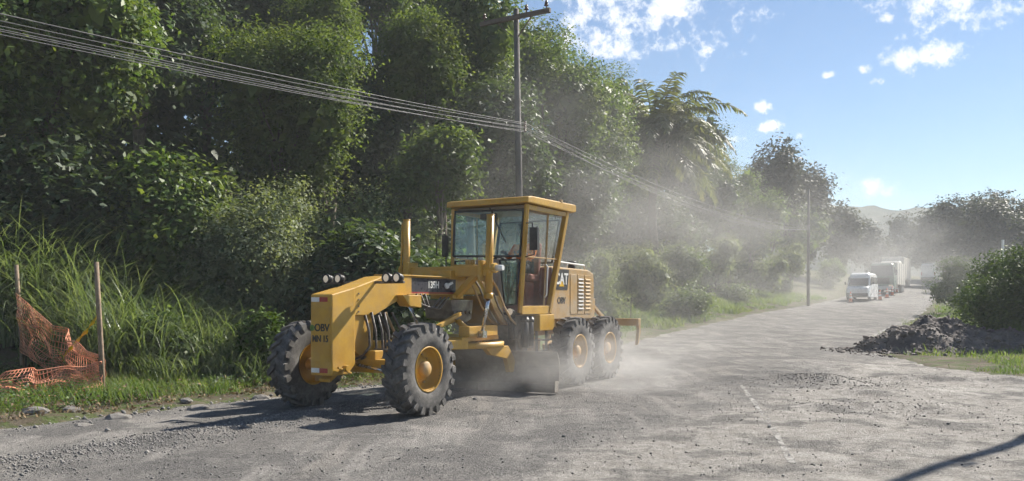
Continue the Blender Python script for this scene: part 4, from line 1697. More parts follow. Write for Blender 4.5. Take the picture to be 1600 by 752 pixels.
shrubs = [
    ('broad', 285, 185, 330, 240, 21.5, 10000, 9, 'leafy shrub between the large-leaved tree and the grey-green shrub'),
    ('dark', 25, 225, 350, 170, 19.9, 7000, 9, 'shaded shrub at the left edge behind the tall grass'),
    ('dark', 115, 225, 340, 200, 20.6, 7000, 9, 'dark shrub in the shaded gap under the large-leaved tree'),
    ('grey', 372, 285, 500, 270, 20.8, 20000, 12, 'big dusty grey-green shrub behind the left verge'),
    ('grey', 470, 275, 430, 170, 22, 9000, 9, 'pale dusty shrub right of the big grey-green shrub'),
    ('grey', 560, 262, 420, 170, 22.5, 9000, 9, 'pale twiggy shrub left of the upright lift cylinder'),
    ('dark', 575, 345, 470, 170, 20.5, 7000, 8, 'dark low shrub behind the grader nose'),
    ('grey', 650, 290, 430, 130, 24, 7000, 8, 'dusty shrub seen left of the cab windscreen'),
    ('mid', 665, 365, 470, 150, 22.5, 6000, 8, 'green shrub behind the grader beam'),
    ('under', 262, 488, 580, 90, 17.0, 4000, 8, 'dark leafy weed clump right of the fence stakes'),
    ('bright', 415, 495, 570, 80, 17.2, 3500, 7, 'bright green weed clump behind the far front wheel'),
    ('grey', 985, 362, 480, 130, 46, 6000, 9, 'dusty rounded shrub right behind the engine hood'),
    ('grey', 925, 380, 500, 120, 41, 5000, 8, 'dust-covered shrub above the rear wheels'),
    ('mid', 1055, 372, 490, 100, 56, 5000, 8, 'shrub in the dust below the palm'),
    ('grey', 1120, 350, 470, 110, 65, 5000, 8, 'pale shrub on the bank below the right half of the palm'),
    ('mid', 1068, 445, 500, 100, 49, 4000, 7, 'low dark shrub at the edge of the verge grass'),
    ('grey', 1185, 380, 465, 90, 74, 4000, 8, 'dusty shrub left of the distant pole'),
    ('mid', 1150, 440, 485, 60, 66, 3000, 7, 'small round shrub on the grass below the pale shrubs'),
    ('grey', 1235, 370, 455, 80, 82, 3500, 8, 'dusty shrub at the foot of the distant pole'),
    ('mid', 1297, 400, 450, 60, 96, 2500, 7, 'shrub left of the queueing van'),
]
for kind, px, ty, by, w, Y, n, lobes, label in shrubs:
    sd += 1
    plant(kind, 'shrub', 'shrub', label, px, ty, by, w, Y, n, sd, lobes=lobes, group=GS)

right_bushes = [
    ('bright', 1604, 404, 575, 150, 28.8, 20000, 12, 'big bright-topped bush with a shaded face at the right edge'),
    ('bright', 1715, 395, 575, 170, 29.0, 9000, 10, 'bush beyond the right edge beside the big bright-topped bush'),
    ('bright', 1552, 408, 520, 100, 36.0, 9000, 9, 'bright bush behind the big bush at the right edge'),
    ('bright', 1497, 398, 452, 90, 56.0, 5000, 8, 'low spreading bush on the right verge near the two cones'),
]
for kind, px, ty, by, w, Y, n, lobes, label in right_bushes:
    sd += 1
    plant(kind, 'bush', 'bush', label, px, ty, by, w, Y, n, sd, lobes=lobes, group='bushes on the right verge', lob=(.45, .65))


# oil palm
def make_palm():
    c = at(1022, 218, 56)
    g0 = gz(c.x, 56)
    root = empty('palm_tree', (c.x, 56, g0))
    tag(root, 'oil palm with long arching feathery fronds above the roadside shrubs', 'tree', GT)
    h = c.z - g0
    t = MB()
    pts = [Vector((.12 * math.sin(k), 0, -.3 + (h + .3) * k / 8)) for k in range(9)]
    t.tube(pts, [.42, .34, .30, .28, .27, .27, .28, .34, .30], 12)
    for k in range(60):
        a, z = k * 2.4, h - 2.2 + 2.2 * k / 60
        t.box((.30 * math.cos(a), .30 * math.sin(a), z), (.16, .12, .22), (0, -.5, a))
    t.build('trunk', M['bark'], root)
    R = np.random.default_rng(77)
    NF = 72
    for k in range(NF):
        az = k * 2.39996 + R.normal(0, .22)
        el0 = math.radians(80 - 100 * (k / NF) ** .75) + R.normal(0, .12)          # inner fronds upright, outer ones hanging
        Ln = R.uniform(5.4, 7.2)
        pts, d = [], el0
        p = Vector((0, 0, 0))
        n = 12
        for i in range(n + 1):
            pts.append(p.copy())
            p = p + Vector((math.cos(az) * math.cos(d), math.sin(az) * math.cos(d), math.sin(d))) * (Ln / n)
            d -= (1.9 if el0 > .3 else 1.3) * R.uniform(.75, 1.25) / n * (.5 + i / n)
        mb = MB()
        mb.tube(pts, [.05 * (1 - .85 * i / n) + .006 for i in range(n + 1)], 4)
        side = Vector((-math.sin(az), math.cos(az), 0))
        m = 46
        for j in range(m):
            u = .13 + .86 * j / m
            i = min(n - 1, int(u * n))
            f = u * n - i
            q = pts[i].lerp(pts[i + 1], f)
            tg = (pts[i + 1] - pts[i]).normalized()
            ll = (.95 * math.sin(math.pi * min(1, .18 + u * .80)) + .12) * R.uniform(.85, 1.1)
            for s in (-1, 1):
                dr = (side * s * .85 + tg * .55 + Vector((0, 0, R.uniform(-.65, .25)))).normalized()
                mid = q + dr * ll * .5
                tip = q + dr * ll + Vector((0, 0, -.28 * ll))
                if R.random() < .06:
                    continue
                wv = tg * (.06 + .025 * R.random())
                mb.add([q - wv * .6, q + wv * .6, mid + wv, tip, mid - wv], [(0, 1, 2, 4), (4, 2, 3)])
        o = mb.build('frond', LM['palm'], root)
        o.location = (0, 0, h)


make_palm()

# young palm and grass tufts on the bank
def blades(C, az, length, width, bend, segs, R, up=1.3):
    """grass blades: ribbons leaving C upwards and arching over in direction az"""
    n = len(C)
    V = np.empty((n, (segs + 1) * 2, 3))
    ang = np.full(n, 0.0) + up + R.normal(0, .10, n)
    p = C.copy()
    w = np.stack([-np.sin(az), np.cos(az), np.zeros(n)], -1)
    for i in range(segs + 1):
        ww = (width * (1 - (i / segs) ** 1.6) + .0008)[:, None] * .5
        V[:, 2 * i] = p - w * ww
        V[:, 2 * i + 1] = p + w * ww
        st = (length / segs)[:, None]
        p = p + np.stack([np.cos(az) * np.cos(ang), np.sin(az) * np.cos(ang), np.sin(ang)], -1) * st
        ang = ang - bend / segs * (.4 + 1.2 * i / segs)
    k = (segs + 1) * 2
    base = (np.arange(n) * k)[:, None]
    Q = np.concatenate([base + np.array([[2 * i, 2 * i + 1, 2 * i + 3, 2 * i + 2]]) for i in range(segs)], 0)
    return V.reshape(-1, 3), Q


def scatter(R, n, y0, y1, e0, e1, side='L', p=1.0):
    y = y0 + (y1 - y0) * R.random(n) ** p
    e = R.uniform(e0, e1, n)
    x = xl(y) - e / .88 if side == 'L' else xr(y) + e / .88
    return x, y, e


# verge grass (nobody could count it)
R = np.random.default_rng(21)
VV, QQ, off = [], [], 0
for (n, y0, y1, e0, e1, side, ln, wd) in ((42000, 10, 21, .55, 5.5, 'L', .20, .011), (30000, 20, 40, .5, 5, 'L', .26, .018),
                                         (24000, 40, 80, .5, 6, 'L', .40, .035), (14000, 24, 60, .4, 7, 'R', .34, .026),
                                         (9000, 60, 110, .4, 9, 'R', .5, .05), (16000, 17.6, 24, .1, 5.5, 'R', .15, .012)):
    x, y, e = scatter(R, n, y0, y1, e0, e1, side)
    dens = fbm(x, y, 1.1, 3)
    keep = (dens + np.clip(e, 0, 2.2) * .38 - .50 + R.normal(0, .20, n)) > -.02
    x, y, e = x[keep], y[keep], e[keep]
    z = ground_z(x, y)
    C = np.stack([x, y, z - .01], -1)
    m = len(x)
    L_ = ln * R.uniform(.5, 1.5, m) * (1 + .8 * np.clip(fbm(x, y, 2.2, 2), -.5, 1))
    v, q = blades(C, R.uniform(0, 6.283, m), L_, wd * R.uniform(.7, 1.3, m), R.uniform(.5, 2.2, m), 3, R, 1.05)
    VV.append(v)
    QQ.append(q + off)
    off += len(v)
tag(link('verge_grass', np_mesh('verge_grass', np.vstack(VV), np.vstack(QQ), LM['grass'])), 'green grass growing along both road verges', 'grass', kind='stuff')

# tall arching cane grass at left
VV, QQ, off = [], [], 0
tufts = [(-40, 19.4, 1.2), (20, 19.2, 1.2), (72, 18.8, 1.1), (130, 17.6, 1.1), (180, 16.8, 1.15), (225, 17.0, 1.0), (85, 19.0, 1.35), (150, 18.3, 1.3), (10, 19.3, 1.4),
         (-60, 18.6, 1.4), (205, 18.2, 1.15), (170, 16.2, .75), (40, 18.9, 1.5), (110, 19.0, 1.5), (250, 16.9, .7), (290, 17.0, .62), (345, 17.0, .55), (400, 17.5, .55), (450, 18.0, .55), (510, 19.0, .55),
         (560, 19.6, .55), (620, 20.5, .6), (690, 22, .6), (200, 16.0, .5), (250, 15.9, .45), (310, 16.2, .42), (280, 17.6, .85), (330, 17.8, .8), (375, 17.4, .7), (420, 17.9, .75), (465, 17.6, .6), (360, 16.6, .45), (400, 16.5, .42), (440, 16.9, .45), (300, 18.4, .95), (350, 18.6, .9), (400, 18.8, .85)]
for px, Y, s in tufts:
    c = at(px, HY, Y)
    n = int(430 * (s if s > .9 else s * .7))
    x = c.x + R.normal(0, .42, n) * s
    y = Y + R.normal(0, .35, n) * s
    z = ground_z(x, y)
    az = R.uniform(0, 6.283, n)
    L_ = R.uniform(1.0, 2.5, n) * s
    v, q = blades(np.stack([x, y, z], -1), az, L_, R.uniform(.018, .040, n) * (.6 + .5 * s), R.uniform(1.3, 3.6, n), 8, R, 1.40)
    VV.append(v)
    QQ.append(q + off)
    off += len(v)
tag(link('tall_grass', np_mesh('tall_grass', np.vstack(VV), np.vstack(QQ), LM['reed'])), 'tall arching cane grass along the left bank', 'grass', kind='stuff')

# undergrowth on the bank and the closed wood behind the single trees: each one mass
R = np.random.default_rng(31)


def mass(name, label, mat, n, y0, y1, e0, e1, h0, h1, size, seed, per=24, tuft=.4):
    R = np.random.default_rng(seed)
    nt = n // per
    x, y, e = scatter(R, nt, y0, y1, e0, e1)
    hh = h0 + (h1 - h0) * np.clip(.5 + .9 * fbm(x, y, 3.5, 3), 0, 1.2)
    T = np.stack([x, y, ground_z(x, y) + hh * (R.random(nt) ** .45)], -1)
    P = np.repeat(T, per, 0) + R.normal(0, tuft, (nt * per, 3)) * np.array([1, 1, .7])
    P[:, 2] = np.maximum(P[:, 2], ground_z(P[:, 0], P[:, 1]) + .02)
    nd = np.tile(np.array([[.25, -.1, .8]]), (len(P), 1))
    return tag(link(name, np_mesh(name, leaf_quads(P, nd, size, .5, .8, R, .2), quads(len(P)), mat)), label, 'vegetation', kind='stuff')


mass('undergrowth', 'low leafy undergrowth covering the bank under the trees', LM['under'], 62000, 17.5, 40, 7.5, 14, .3, 1.8, .15, 41)
mass('weeds', 'low mixed weeds growing through the left verge grass', LM['under'], 20000, 11, 22, 1.2, 6.5, .0, .16, .075, 44, 13, .09)
mass('leaf_litter', 'dry brown leaf litter and stalks on the left road edge', LM['litter'], 7000, 9.5, 24, .2, 3.2, .0, .04, .07, 45, 7, .14)
mass('undergrowth', 'dusty undergrowth on the bank beyond the grader', LM['grey'], 30000, 36, 84, 5.5, 13, .4, 2.4, .22, 42)
mass('woodland', 'closed dark wood on the hillside behind the roadside trees', LM['dark'], 90000, 24, 95, 12, 28, 3.0, 11.0, .50, 43, 20, .7)

# ------------------------------------------------------------------ rubble, rocks, gravel
def lump(seed, n=1, rough=.28, flat=.7):
    r = random.Random(seed)
    import bmesh
    bm = bmesh.new()
    bmesh.ops.create_icosphere(bm, subdivisions=n, radius=1)
    for v in bm.verts:
        k = 1 + r.uniform(-rough, rough)
        v.co = Vector((v.co.x * k, v.co.y * k, v.co.z * k * flat))
    me = bpy.data.meshes.new('lump')
    bm.to_mesh(me)
    bm.free()
    return me


ROCKS = []
for k in range(6):
    me = lump(50 + k, 2, .13, .62)
    me.materials.append(M['rock'])
    ROCKS.append(me)
CLODS = []
for k in range(7):
    me = lump(80 + k, 1, .30, .75)
    me.materials.append(M['clod'])
    CLODS.append(me)

rocks = [(745, 628, .20, 'pale rock at the road edge just left of the near front wheel shadow'),
         (310, 636, .17, 'flat grey rock on the verge edge below the big shrub'),
         (291, 629, .10, 'small pale rock touching the flat grey rock'),
         (185, 650, .17, 'bluish flat rock below the right fence stake'),
         (110, 637, .15, 'grey rock under the trailing orange net'),
         (55, 647, .16, 'half-buried rock at the lower left verge'),
         (350, 602, .26, 'brown earth-stained boulder in the verge grass'),
         (378, 629, .12, 'small rock left of the far front wheel'),
         (130, 660, .12, 'low rock nearest the road at lower left'),
         (240, 640, .11, 'small rock between the stake and the flat grey rock')]
rocks[0] = (408, 618, .14, 'pale rock by the tread of the far front wheel')
for i, (px, py, s, label) in enumerate(rocks):
    Y = 1.62 * FPX / (py - HY)
    x = (px - 800) / FPX * Y
    o = link('rock', ROCKS[i % 6])
    o.location = (x, Y, max(gz(x, Y), rz(x, Y) - .05 if xl(Y) < x else -9) + s * .22)
    o.scale = (s * 1.15, s * .9, s * .8)
    o.rotation_euler = (0, 0, i * 1.3)
    tag(o, label, 'rock', 'rocks along the left road edge')

pile = empty('rubble_pile', (14.6, 27.6, 0))
tag(pile, 'heap of dark broken asphalt and soil at the right roadside', 'rubble')
xs = np.linspace(-4.2, 11, 300)
ys = np.linspace(-3.6, 3.4, 140)


def pile_h(x, y):
    h = .88 * np.exp(-((x + .2) / 1.7) ** 2 - ((y - .6) / 1.5) ** 2) + .6 * np.exp(-((x + 1.9) / 1.3) ** 2 - ((y + .1) / 1.1) ** 2)
    h = h + .55 * np.exp(-((x - 3.2) / 2.2) ** 2 - ((y + .2) / 1.3) ** 2) + .5 * np.exp(-((x - 7.6) / 2.2) ** 2 - ((y - .2) / 1.5) ** 2)
    return h * (1 + .22 * fbm(x + 3, y, .8, 3)) + .11 * fbm(x, y, .45, 4) * np.clip(h * 2, .2, 1) + .05 * np.abs(fbm(x + 5, y, .16, 2)) - .14


X, Yg = np.meshgrid(xs, ys)
Z = pile_h(X, Yg) + ground_z(X + 14.6, Yg + 27.6)
Vp = np.stack([X, Yg, Z], -1).reshape(-1, 3)
i = (np.arange(len(ys) - 1)[:, None] * len(xs) + np.arange(len(xs) - 1)[None]).ravel()
link('soil_heap', np_mesh('soil_heap', Vp, np.stack([i, i + 1, i + len(xs) + 1, i + len(xs)], -1), M['soil'], True), pile)
r = random.Random(9)
cnt = 0
while cnt < 280:
    x, y = r.uniform(-4.0, 5.2), r.uniform(-2.6, 1.4)
    h = float(pile_h(np.float64(x), np.float64(y)))
    if h < -.05 and r.random() < .75:
        continue
    s = r.choice((.04, .05, .06, .07, .09, .12)) * r.uniform(.8, 1.2)
    z = max(h, 0) + max(gz(x + 14.6, y + 27.6), rz(x + 14.6, y + 27.6) if x + 14.6 < float(xr(y + 27.6)) else -9)
    o = link('clod', CLODS[cnt % 7], pile)
    o.location = (x, y, z + s * .2)
    o.scale = (s * r.uniform(.9, 1.3), s * r.uniform(.8, 1.2), s * r.uniform(.6, 1))
    o.rotation_euler = (r.uniform(-.5, .5), r.uniform(-.5, .5), r.uniform(0, 6))
    cnt += 1


def stones(P, S, R):
    octa = np.array([(1, 0, 0), (-1, 0, 0), (0, 1, 0), (0, -1, 0), (0, 0, .8), (0, 0, -.8)], float)
    tri = np.array([(0, 2, 4), (2, 1, 4), (1, 3, 4), (3, 0, 4), (2, 0, 5), (1, 2, 5), (3, 1, 5), (0, 3, 5)])
    n = len(P)
    a = R.uniform(0, 6.283, n)
    V = octa[None] * R.uniform(.6, 1.3, (n, 6, 1)) * S[:, None, None]
    ca, sa = np.cos(a)[:, None], np.sin(a)[:, None]
    V = np.stack([V[..., 0] * ca - V[..., 1] * sa, V[..., 0] * sa + V[..., 1] * ca, V[..., 2] + S[:, None] * .2], -1) + P[:, None]
    Q = (np.arange(n) * 6)[:, None, None] + tri[None]
    return V.reshape(-1, 3), Q.reshape(-1, 3)


R = np.random.default_rng(71)
n = 9000
x, y = R.uniform(-4.2, 9.5, n), R.uniform(-3.0, 1.6, n)
h = pile_h(x, y)
k = (h > 0) | (R.random(n) < .10)
x, y, h = x[k], y[k], h[k]
z = np.maximum(h + ground_z(x + 14.6, y + 27.6), np.where(x + 14.6 < xr(y + 27.6), road_relief(x + 14.6, y + 27.6) + .03, -9))
v, q = stones(np.stack([x, y, z], -1), .012 * (6.5 ** (R.random(len(x)) ** 1.6)), R)
tag(link('crumbs', np_mesh('crumbs', v, q, M['clod']), pile), kind='stuff')


def make_gravel():
    R = np.random.default_rng(61)
    P, S = [], []

    def band(n, x, y, s0, s1):
        keep = (x > xl(y) - .2) & (x < xr(y) + .3)
        x, y = x[keep], y[keep]
        P.append(np.stack([x, y, road_relief(x, y) + .032], -1))
        S.append(s0 * (s1 / s0) ** (R.random(len(x)) ** 2.6))
    n = 12000                                             # along the windrow
    y = R.uniform(6.5, 16.5, n)
    x = -3.6 + (y - 11.0) * .49 / .87 + R.normal(0, .36, n)
    band(n, x, y, .005, .022)
    n = 8000                                             # everywhere, in patches
    y = 7.2 + 15 * R.random(n) ** 1.6
    x = R.uniform(-1.0, 1.0, n) * y * .66
    k = fbm(x, y, 1.3, 3) + R.normal(0, .25, n) > .08
    band(n, x[k], y[k], .004, .020)
    n = 1300                                              # heaps on the right
    band(n, 6.5 + R.normal(0, .6, n), 17.4 + R.normal(0, .45, n), .006, .026)
    n = 900
    band(n, R.uniform(2.6, 11, n), 17.4 + R.normal(0, 1.1, n), .005, .022)
    n = 700
    band(n, 5.8 + R.normal(0, 1.5, n), 13.2 + R.normal(0, .7, n), .005, .022)
    n = 60                                               # loose dark clods
    y = R.uniform(7.8, 16, n)
    band(n, R.uniform(-.6, .65, n) * y, y, .015, .055)
    n = 700
    y = R.uniform(9, 18, n)
    band(n, xl(y) + R.normal(.15, .30, n), y, .010, .05)
    P, S = np.vstack(P), np.concatenate(S)
    V, Q = stones(P, S, R)
    m, N, L, B, O = nodes('gravel_stone')
    geo = N.new('ShaderNodeNewGeometry')
    c = mixc(N, L, geo.outputs['Random Per Island'], (.14, .135, .13), (.29, .275, .26))
    L.new(c, B.inputs['Base Color'])
    B.inputs['Roughness'].default_value = .95
    B.inputs['Specular IOR Level'].default_value = .1
    tag(link('gravel', np_mesh('gravel', V, Q, m)), 'loose gravel and crumbs scattered over the torn road', 'gravel', kind='stuff')


make_gravel()


# ------------------------------------------------------------------ stakes, net and tape at left
def stake(x, y, h, lean, label):
    s = MB()
    z0 = gz(x, y)
    r = random.Random(int(x * 100))
    pts = [(0, 0, -.25), (lean * .3, 0, h * .33), (lean * .7, .01, h * .66), (lean, 0, h)]
    s.tube(pts, [.047, .045, .042, .040], 7)
    o = s.build('fence_stake', M['wood'])
    o.location = (x, y, z0)
    return tag(o, label, 'stake', 'stakes of the site fence')


SA, SB = (-9.75, 16.6), (-7.0, 14.25)
stake(SA[0], SA[1], 2.15, -.14, 'left wooden stake with the orange net tied high on it')
stake(SB[0], SB[1], 2.30, -.12, 'right wooden stake with the sagging net tied near its foot')


def net(name, P00, P10, P01, P11, nu, nv, sag, crump, seed, label, r=.0075):
    """plastic mesh between two edges: P00-P10 top run, P01-P11 bottom run"""
    R = random.Random(seed)
    P00, P10, P01, P11 = map(Vector, (P00, P10, P01, P11))
    G = []
    for i in range(nu + 1):
        u = i / nu
        row = []
        for j in range(nv + 1):
            v = j / nv
            p = P00.lerp(P10, u).lerp(P01.lerp(P11, u), v)
            f = crump * math.sin(math.pi * min(1, max(0, u))) + crump * .3
            p = p + Vector((float(vnoise(u * 9, v * 5, seed)), float(vnoise(u * 9, v * 5, seed + 9)), float(vnoise(u * 9, v * 5, seed + 20)))) * f
            p.z -= sag * 4 * u * (1 - u)
            p.z = max(p.z, gz(p.x, p.y) + .03)
            row.append(p)
        G.append(row)
    m = MB()
    for j in range(nv + 1):
        m.tube([G[i][j] for i in range(nu + 1)], r * (1.5 if j in (0, nv) else 1), 3)
    for i in range(nu + 1):
        m.tube(G[i], r * .8, 3)
    return tag(m.build(name, M['net']), label, 'net', 'pieces of orange plastic fence net')


za, zb = gz(*SA), gz(*SB)
net('fence_net', (SA[0] - .10, SA[1] - .05, 1.88), (SB[0] - .02, SB[1] + .04, .78), (SA[0] - .02, SA[1] - .05, .70), (SB[0] + .0, SB[1] + .05, .22), 56, 16, .10, .10, 3,
    'orange plastic net sagging between the two wooden stakes')
net('fence_net', (SB[0] - .03, SB[1] - .05, .66), (-9.5, 13.5, .36), (SB[0] + .02, SB[1] - .06, .14), (-8.9, 12.2, .06), 60, 14, .04, .10, 8,
    'torn orange net trailing on the ground left of the right stake')


def tape(pts, label):
    m = MB()
    P = [Vector(p) for p in pts]
    vs, fs = [], []
    n = 26
    for i in range(n + 1):
        t = i / n * (len(P) - 1)
        k = min(len(P) - 2, int(t))
        p = P[k].lerp(P[k + 1], t - k)
        a = i * .55
        w = Vector((.035 * math.cos(a), .01, .035 * math.sin(a)))
        vs += [p + w, p - w]
        if i:
            b = 2 * i
            fs.append((b - 2, b - 1, b + 1, b))
    m.add(vs, fs, True)
    o = m.build('warning_tape', M['tape'])
    sol = o.modifiers.new('thickness', 'SOLIDIFY')
    sol.thickness = .002
    return tag(o, label, 'tape')


tape([(-7.08, 14.27, 1.5), (-7.45, 14.6, 1.2), (-7.8, 14.9, .98), (-8.2, 15.2, .68)], 'twisted yellow warning tape hanging by the right stake')


# ------------------------------------------------------------------ vehicles in the distance
def loft(mb, secs):
    """secs: list of (x, [(y,z)...]) closed rings"""
    n = len(secs[0][1])
    vs = [(x, y, z) for x, ring in secs for (y, z) in ring]
    fs = []
    for i in range(len(secs) - 1):
        for k in range(n):
            k2 = (k + 1) % n
            fs.append((i * n + k, i * n + k2, (i + 1) * n + k2, (i + 1) * n + k))
    fs += [tuple(range(n - 1, -1, -1)), tuple(range((len(secs) - 1) * n, len(secs) * n))]
    mb.add(vs, fs)


def ring(w, z0, z1, wt=None, c=.12):
    wt = wt or w * .9
    return [(-w, z0), (w, z0), (w, z0 + (z1 - z0) * .5), (wt, z1 - c), (wt - c, z1), (-wt + c, z1), (-wt, z1 - c), (-w, z0 + (z1 - z0) * .5)]


def road_wheel(parent, x, y, r, w):
    t = MB()
    t.lathe([(r * .6, -w / 2), (r * .93, -w / 2), (r, -w * .35), (r, w * .35), (r * .93, w / 2), (r * .6, w / 2)], 22)
    o = t.build('wheel', M['rubber'], parent)
    o.location = (x, y, r)
    h = MB()
    h.lathe([(r * .6, w * .5), (r * .5, w * .38), (r * .2, w * .42), (0, w * .48)], 18)
    h.lathe([(0, -w * .48), (r * .2, -w * .42), (r * .5, -w * .38), (r * .6, -w * .5)], 18)
    h.build('rim', M['hubgrey'], o)


def make_van(px, Y, hgt, wid, length, ang, label, group, z=None):
    x = (px - 800) / FPX * Y
    V_ = empty('van', (x, Y, rz(x, Y)), ang)
    tag(V_, label, 'van', group)
    w = wid / 2
    H = hgt
    b = MB()   # nose at +x
    loft(b, [(length * .5, ring(w * .86, .38, .40 * H, w * .84, .06)), (length * .48, ring(w * .97, .30, .46 * H, w * .90, .08)),
             (length * .36, ring(w, .28, .52 * H, w * .92, .08)), (length * .22, ring(w, .28, .94 * H, w * .86, .14)),
             (length * .15, ring(w, .28, H, w * .86, .16)), (-length * .45, ring(w, .28, H, w * .86, .16)), (-length * .5, ring(w * .97, .34, .95 * H, w * .84, .14))])
    b.build('body', M['carwhite'], V_, .03)
    g = MB()
    x0, x1, z0, z1 = length * .365, length * .225, .535 * H, .90 * H
    d = .012
    g.add([(x0 + d, -w * .84, z0), (x0 + d, w * .84, z0), (x1 + d, w * .76, z1), (x1 + d, -w * .76, z1)], [(0, 1, 2, 3)])
    o = g.build('windscreen', M['carglass'], V_)
    o.modifiers.new('thickness', 'SOLIDIFY').thickness = .01
    for s in (-1, 1):
        g = MB()
        ws = w * .965
        g.prism([(length * .30, .55 * H), (length * .21, .84 * H), (length * .06, .84 * H), (length * .06, .55 * H)], s * ws - .02, s * ws + .02)
        g.build('side_window', M['carglass'], V_)
        g = MB()
        g.prism([(length * .02, .57 * H), (length * .02, .84 * H), (-length * .42, .84 * H), (-length * .42, .57 * H)], s * ws - .02, s * ws + .02)
        g.build('side_window', M['carglass'], V_)
        l = MB()
        l.box((length * .485, s * w * .68, .36 * H), (.10, w * .36, .10 * H))
        l.build('headlight', M['lens'], V_, .02)
        l = MB()
        l.box((-length * .497, s * w * .84, .42 * H), (.05, w * .16, .18 * H))
        l.build('tail_light', M['red'], V_, .01)
        m = MB()
        m.bar((length * .27, s * w, .56 * H), (length * .29, s * (w + .16), .60 * H), .04)
        m.box((length * .29, s * (w + .18), .62 * H), (.08, .14, .26))
        m.build('mirror', M['plastic'], V_, .02)
        for xx in (length * .32, -length * .30):
            road_wheel(V_, xx, s * (w - .11), .34, .22)
    g = MB()
    g.box((length * .502, 0, .19 * H), (.10, w * 1.8, .12 * H))
    g.build('bumper', M['plastic'], V_, .02)
    g = MB()
    g.box((-length * .505, 0, .16 * H), (.10, w * 1.8, .10 * H))
    g.build('bumper', M['plastic'], V_, .02)
    g = MB()
    g.box((length * .490, 0, .34 * H), (.08, w * .85, .08 * H))
    g.build('radiator_grille', M['plastic'], V_, .01)
    g = MB()
    g.box((-length * .492, 0, .72 * H), (.04, w * 1.45, .30 * H))
    g.build('rear_window', M['carglass'], V_, .01)
    return V_


def make_truck(px, Y, hgt, wid, length, ang, label, cabmat, boxmat, box_h, group):
    x = (px - 800) / FPX * Y
    T = empty('truck', (x, Y, rz(x, Y)), ang)
    tag(T, label, 'truck', group)
    w = wid / 2
    H = hgt
    L2 = length / 2
    c = MB()
    loft(c, [(L2, ring(w * .95, .55, .52 * H, w * .94, .05)), (L2 - .06, ring(w, .50, .58 * H, w * .97, .06)), (L2 - .22, ring(w, .50, .95 * H, w * .92, .10)), (L2 - .5, ring(w, .50, H, w * .90, .14)), (L2 - 1.9, ring(w, .50, H, w * .90, .14))])
    c.build('cab', cabmat, T, .03)
    g = MB()
    g.add([(L2 - .045, -w * .90, .57 * H), (L2 - .045, w * .90, .57 * H), (L2 - .20, w * .86, .92 * H), (L2 - .20, -w * .86, .92 * H)], [(0, 1, 2, 3)])
    o = g.build('windscreen', M['carglass'], T)
    o.modifiers.new('thickness', 'SOLIDIFY').thickness = .012
    for s in (-1, 1):
        g = MB()
        g.prism([(L2 - .25, .58 * H), (L2 - .40, .86 * H), (L2 - 1.25, .86 * H), (L2 - 1.25, .58 * H)], s * w * .965 - .02, s * w * .965 + .02)
        g.build('side_window', M['carglass'], T)
        l = MB()
        l.box((L2 + .0, s * w * .74, .24 * H), (.10, w * .34, .16))
        l.build('headlight', M['lens'], T, .02)
        m = MB()
        m.bar((L2 - .2, s * w, .80 * H), (L2 + .05, s * (w + .2), .80 * H), .04)
        m.box((L2 + .05, s * (w + .22), .68 * H), (.10, .18, .60))
        m.build('mirror', M['plastic'], T, .02)
        for xx in (L2 - .9, -L2 + 1.2, -L2 + 2.4):
            road_wheel(T, xx, s * (w - .16), .5, .30)
    g = MB()
    g.box((L2 + .03, 0, .52), (.16, w * 1.95, .34))
    g.build('bumper', M['white'] if cabmat is M['truckgreen'] else M['plastic'], T, .02)
    g = MB()
    g.box((L2 + .012, 0, .40 * H), (.05, w * 1.3, .20 * H))
    g.build('radiator_grille', M['plastic'], T, .01)
    f = MB()
    f.span(-L2, L2 - 1.0, -.45, .45, .62, .86)
    f.build('chassis', M['plastic'], T)
    b = MB()
    b.span(-L2, L2 - 2.05, -w * 1.02, w * 1.02, .90, box_h)
    bo = b.build('box_body', boxmat, T, .05)
    for k in range(5):
        e = MB()
        xx = -L2 + .4 + (length - 2.9) * k / 4
        for s in (-1, 1):
            e.box((xx, s * (w * 1.02 + .012), (.9 + box_h) / 2), (.06, .03, box_h - 1.0))
        e.build('side_post', M['hubgrey'], bo)
    return T


RA = math.radians(-122)                # facing down the road towards the viewer
GQ = 'vehicles waiting in the left lane'
make_van(1347, 78, 2.55, 2.05, 5.4, RA, 'white van at the head of the queue in the left lane', GQ)
make_truck(1387, 92, 3.15, 2.45, 9.0, RA, 'green-fronted truck standing right behind the first van', M['truckgreen'], M['tarp'], 3.3, GQ)
make_truck(1399, 106, 3.1, 2.5, 9.5, RA, 'tall box truck with a cream body at the back of the queue', M['tarp'], M['tarp'], 3.7, GQ)
make_van(1453, 120, 2.45, 2.0, 5.2, math.radians(58), 'hazy white van on the right lane at the crest of the road', 'vehicles on the right lane')


def make_cone(px, Y, label, h=.92):
    x = (px - 800) / FPX * Y
    inside = x < float(xr(Y)) and x > float(xl(Y))
    C = empty('traffic_cone', (x, Y, rz(x, Y) if inside else gz(x, Y)))
    tag(C, label, 'cone', 'traffic cones along the road')
    b = MB()
    b.box((0, 0, .025), (.46, .46, .05))
    b.build('base', M['plastic'], C, .01)
    b = MB()
    b.cyl((0, 0, .05), (0, 0, h), .17, .035, 16)
    c = b.build('body', M['cone'], C)
    for z0, z1 in ((.38, .55), (.66, .78)):
        s = MB()

        def rr(z):
            return .17 + (.035 - .17) * (z - .05) / (h - .05) + .003
        s.cyl((0, 0, z0 * h), (0, 0, z1 * h), rr(z0 * h), rr(z1 * h), 16)
        s.build('reflective_band', M['white'], c)
    return C


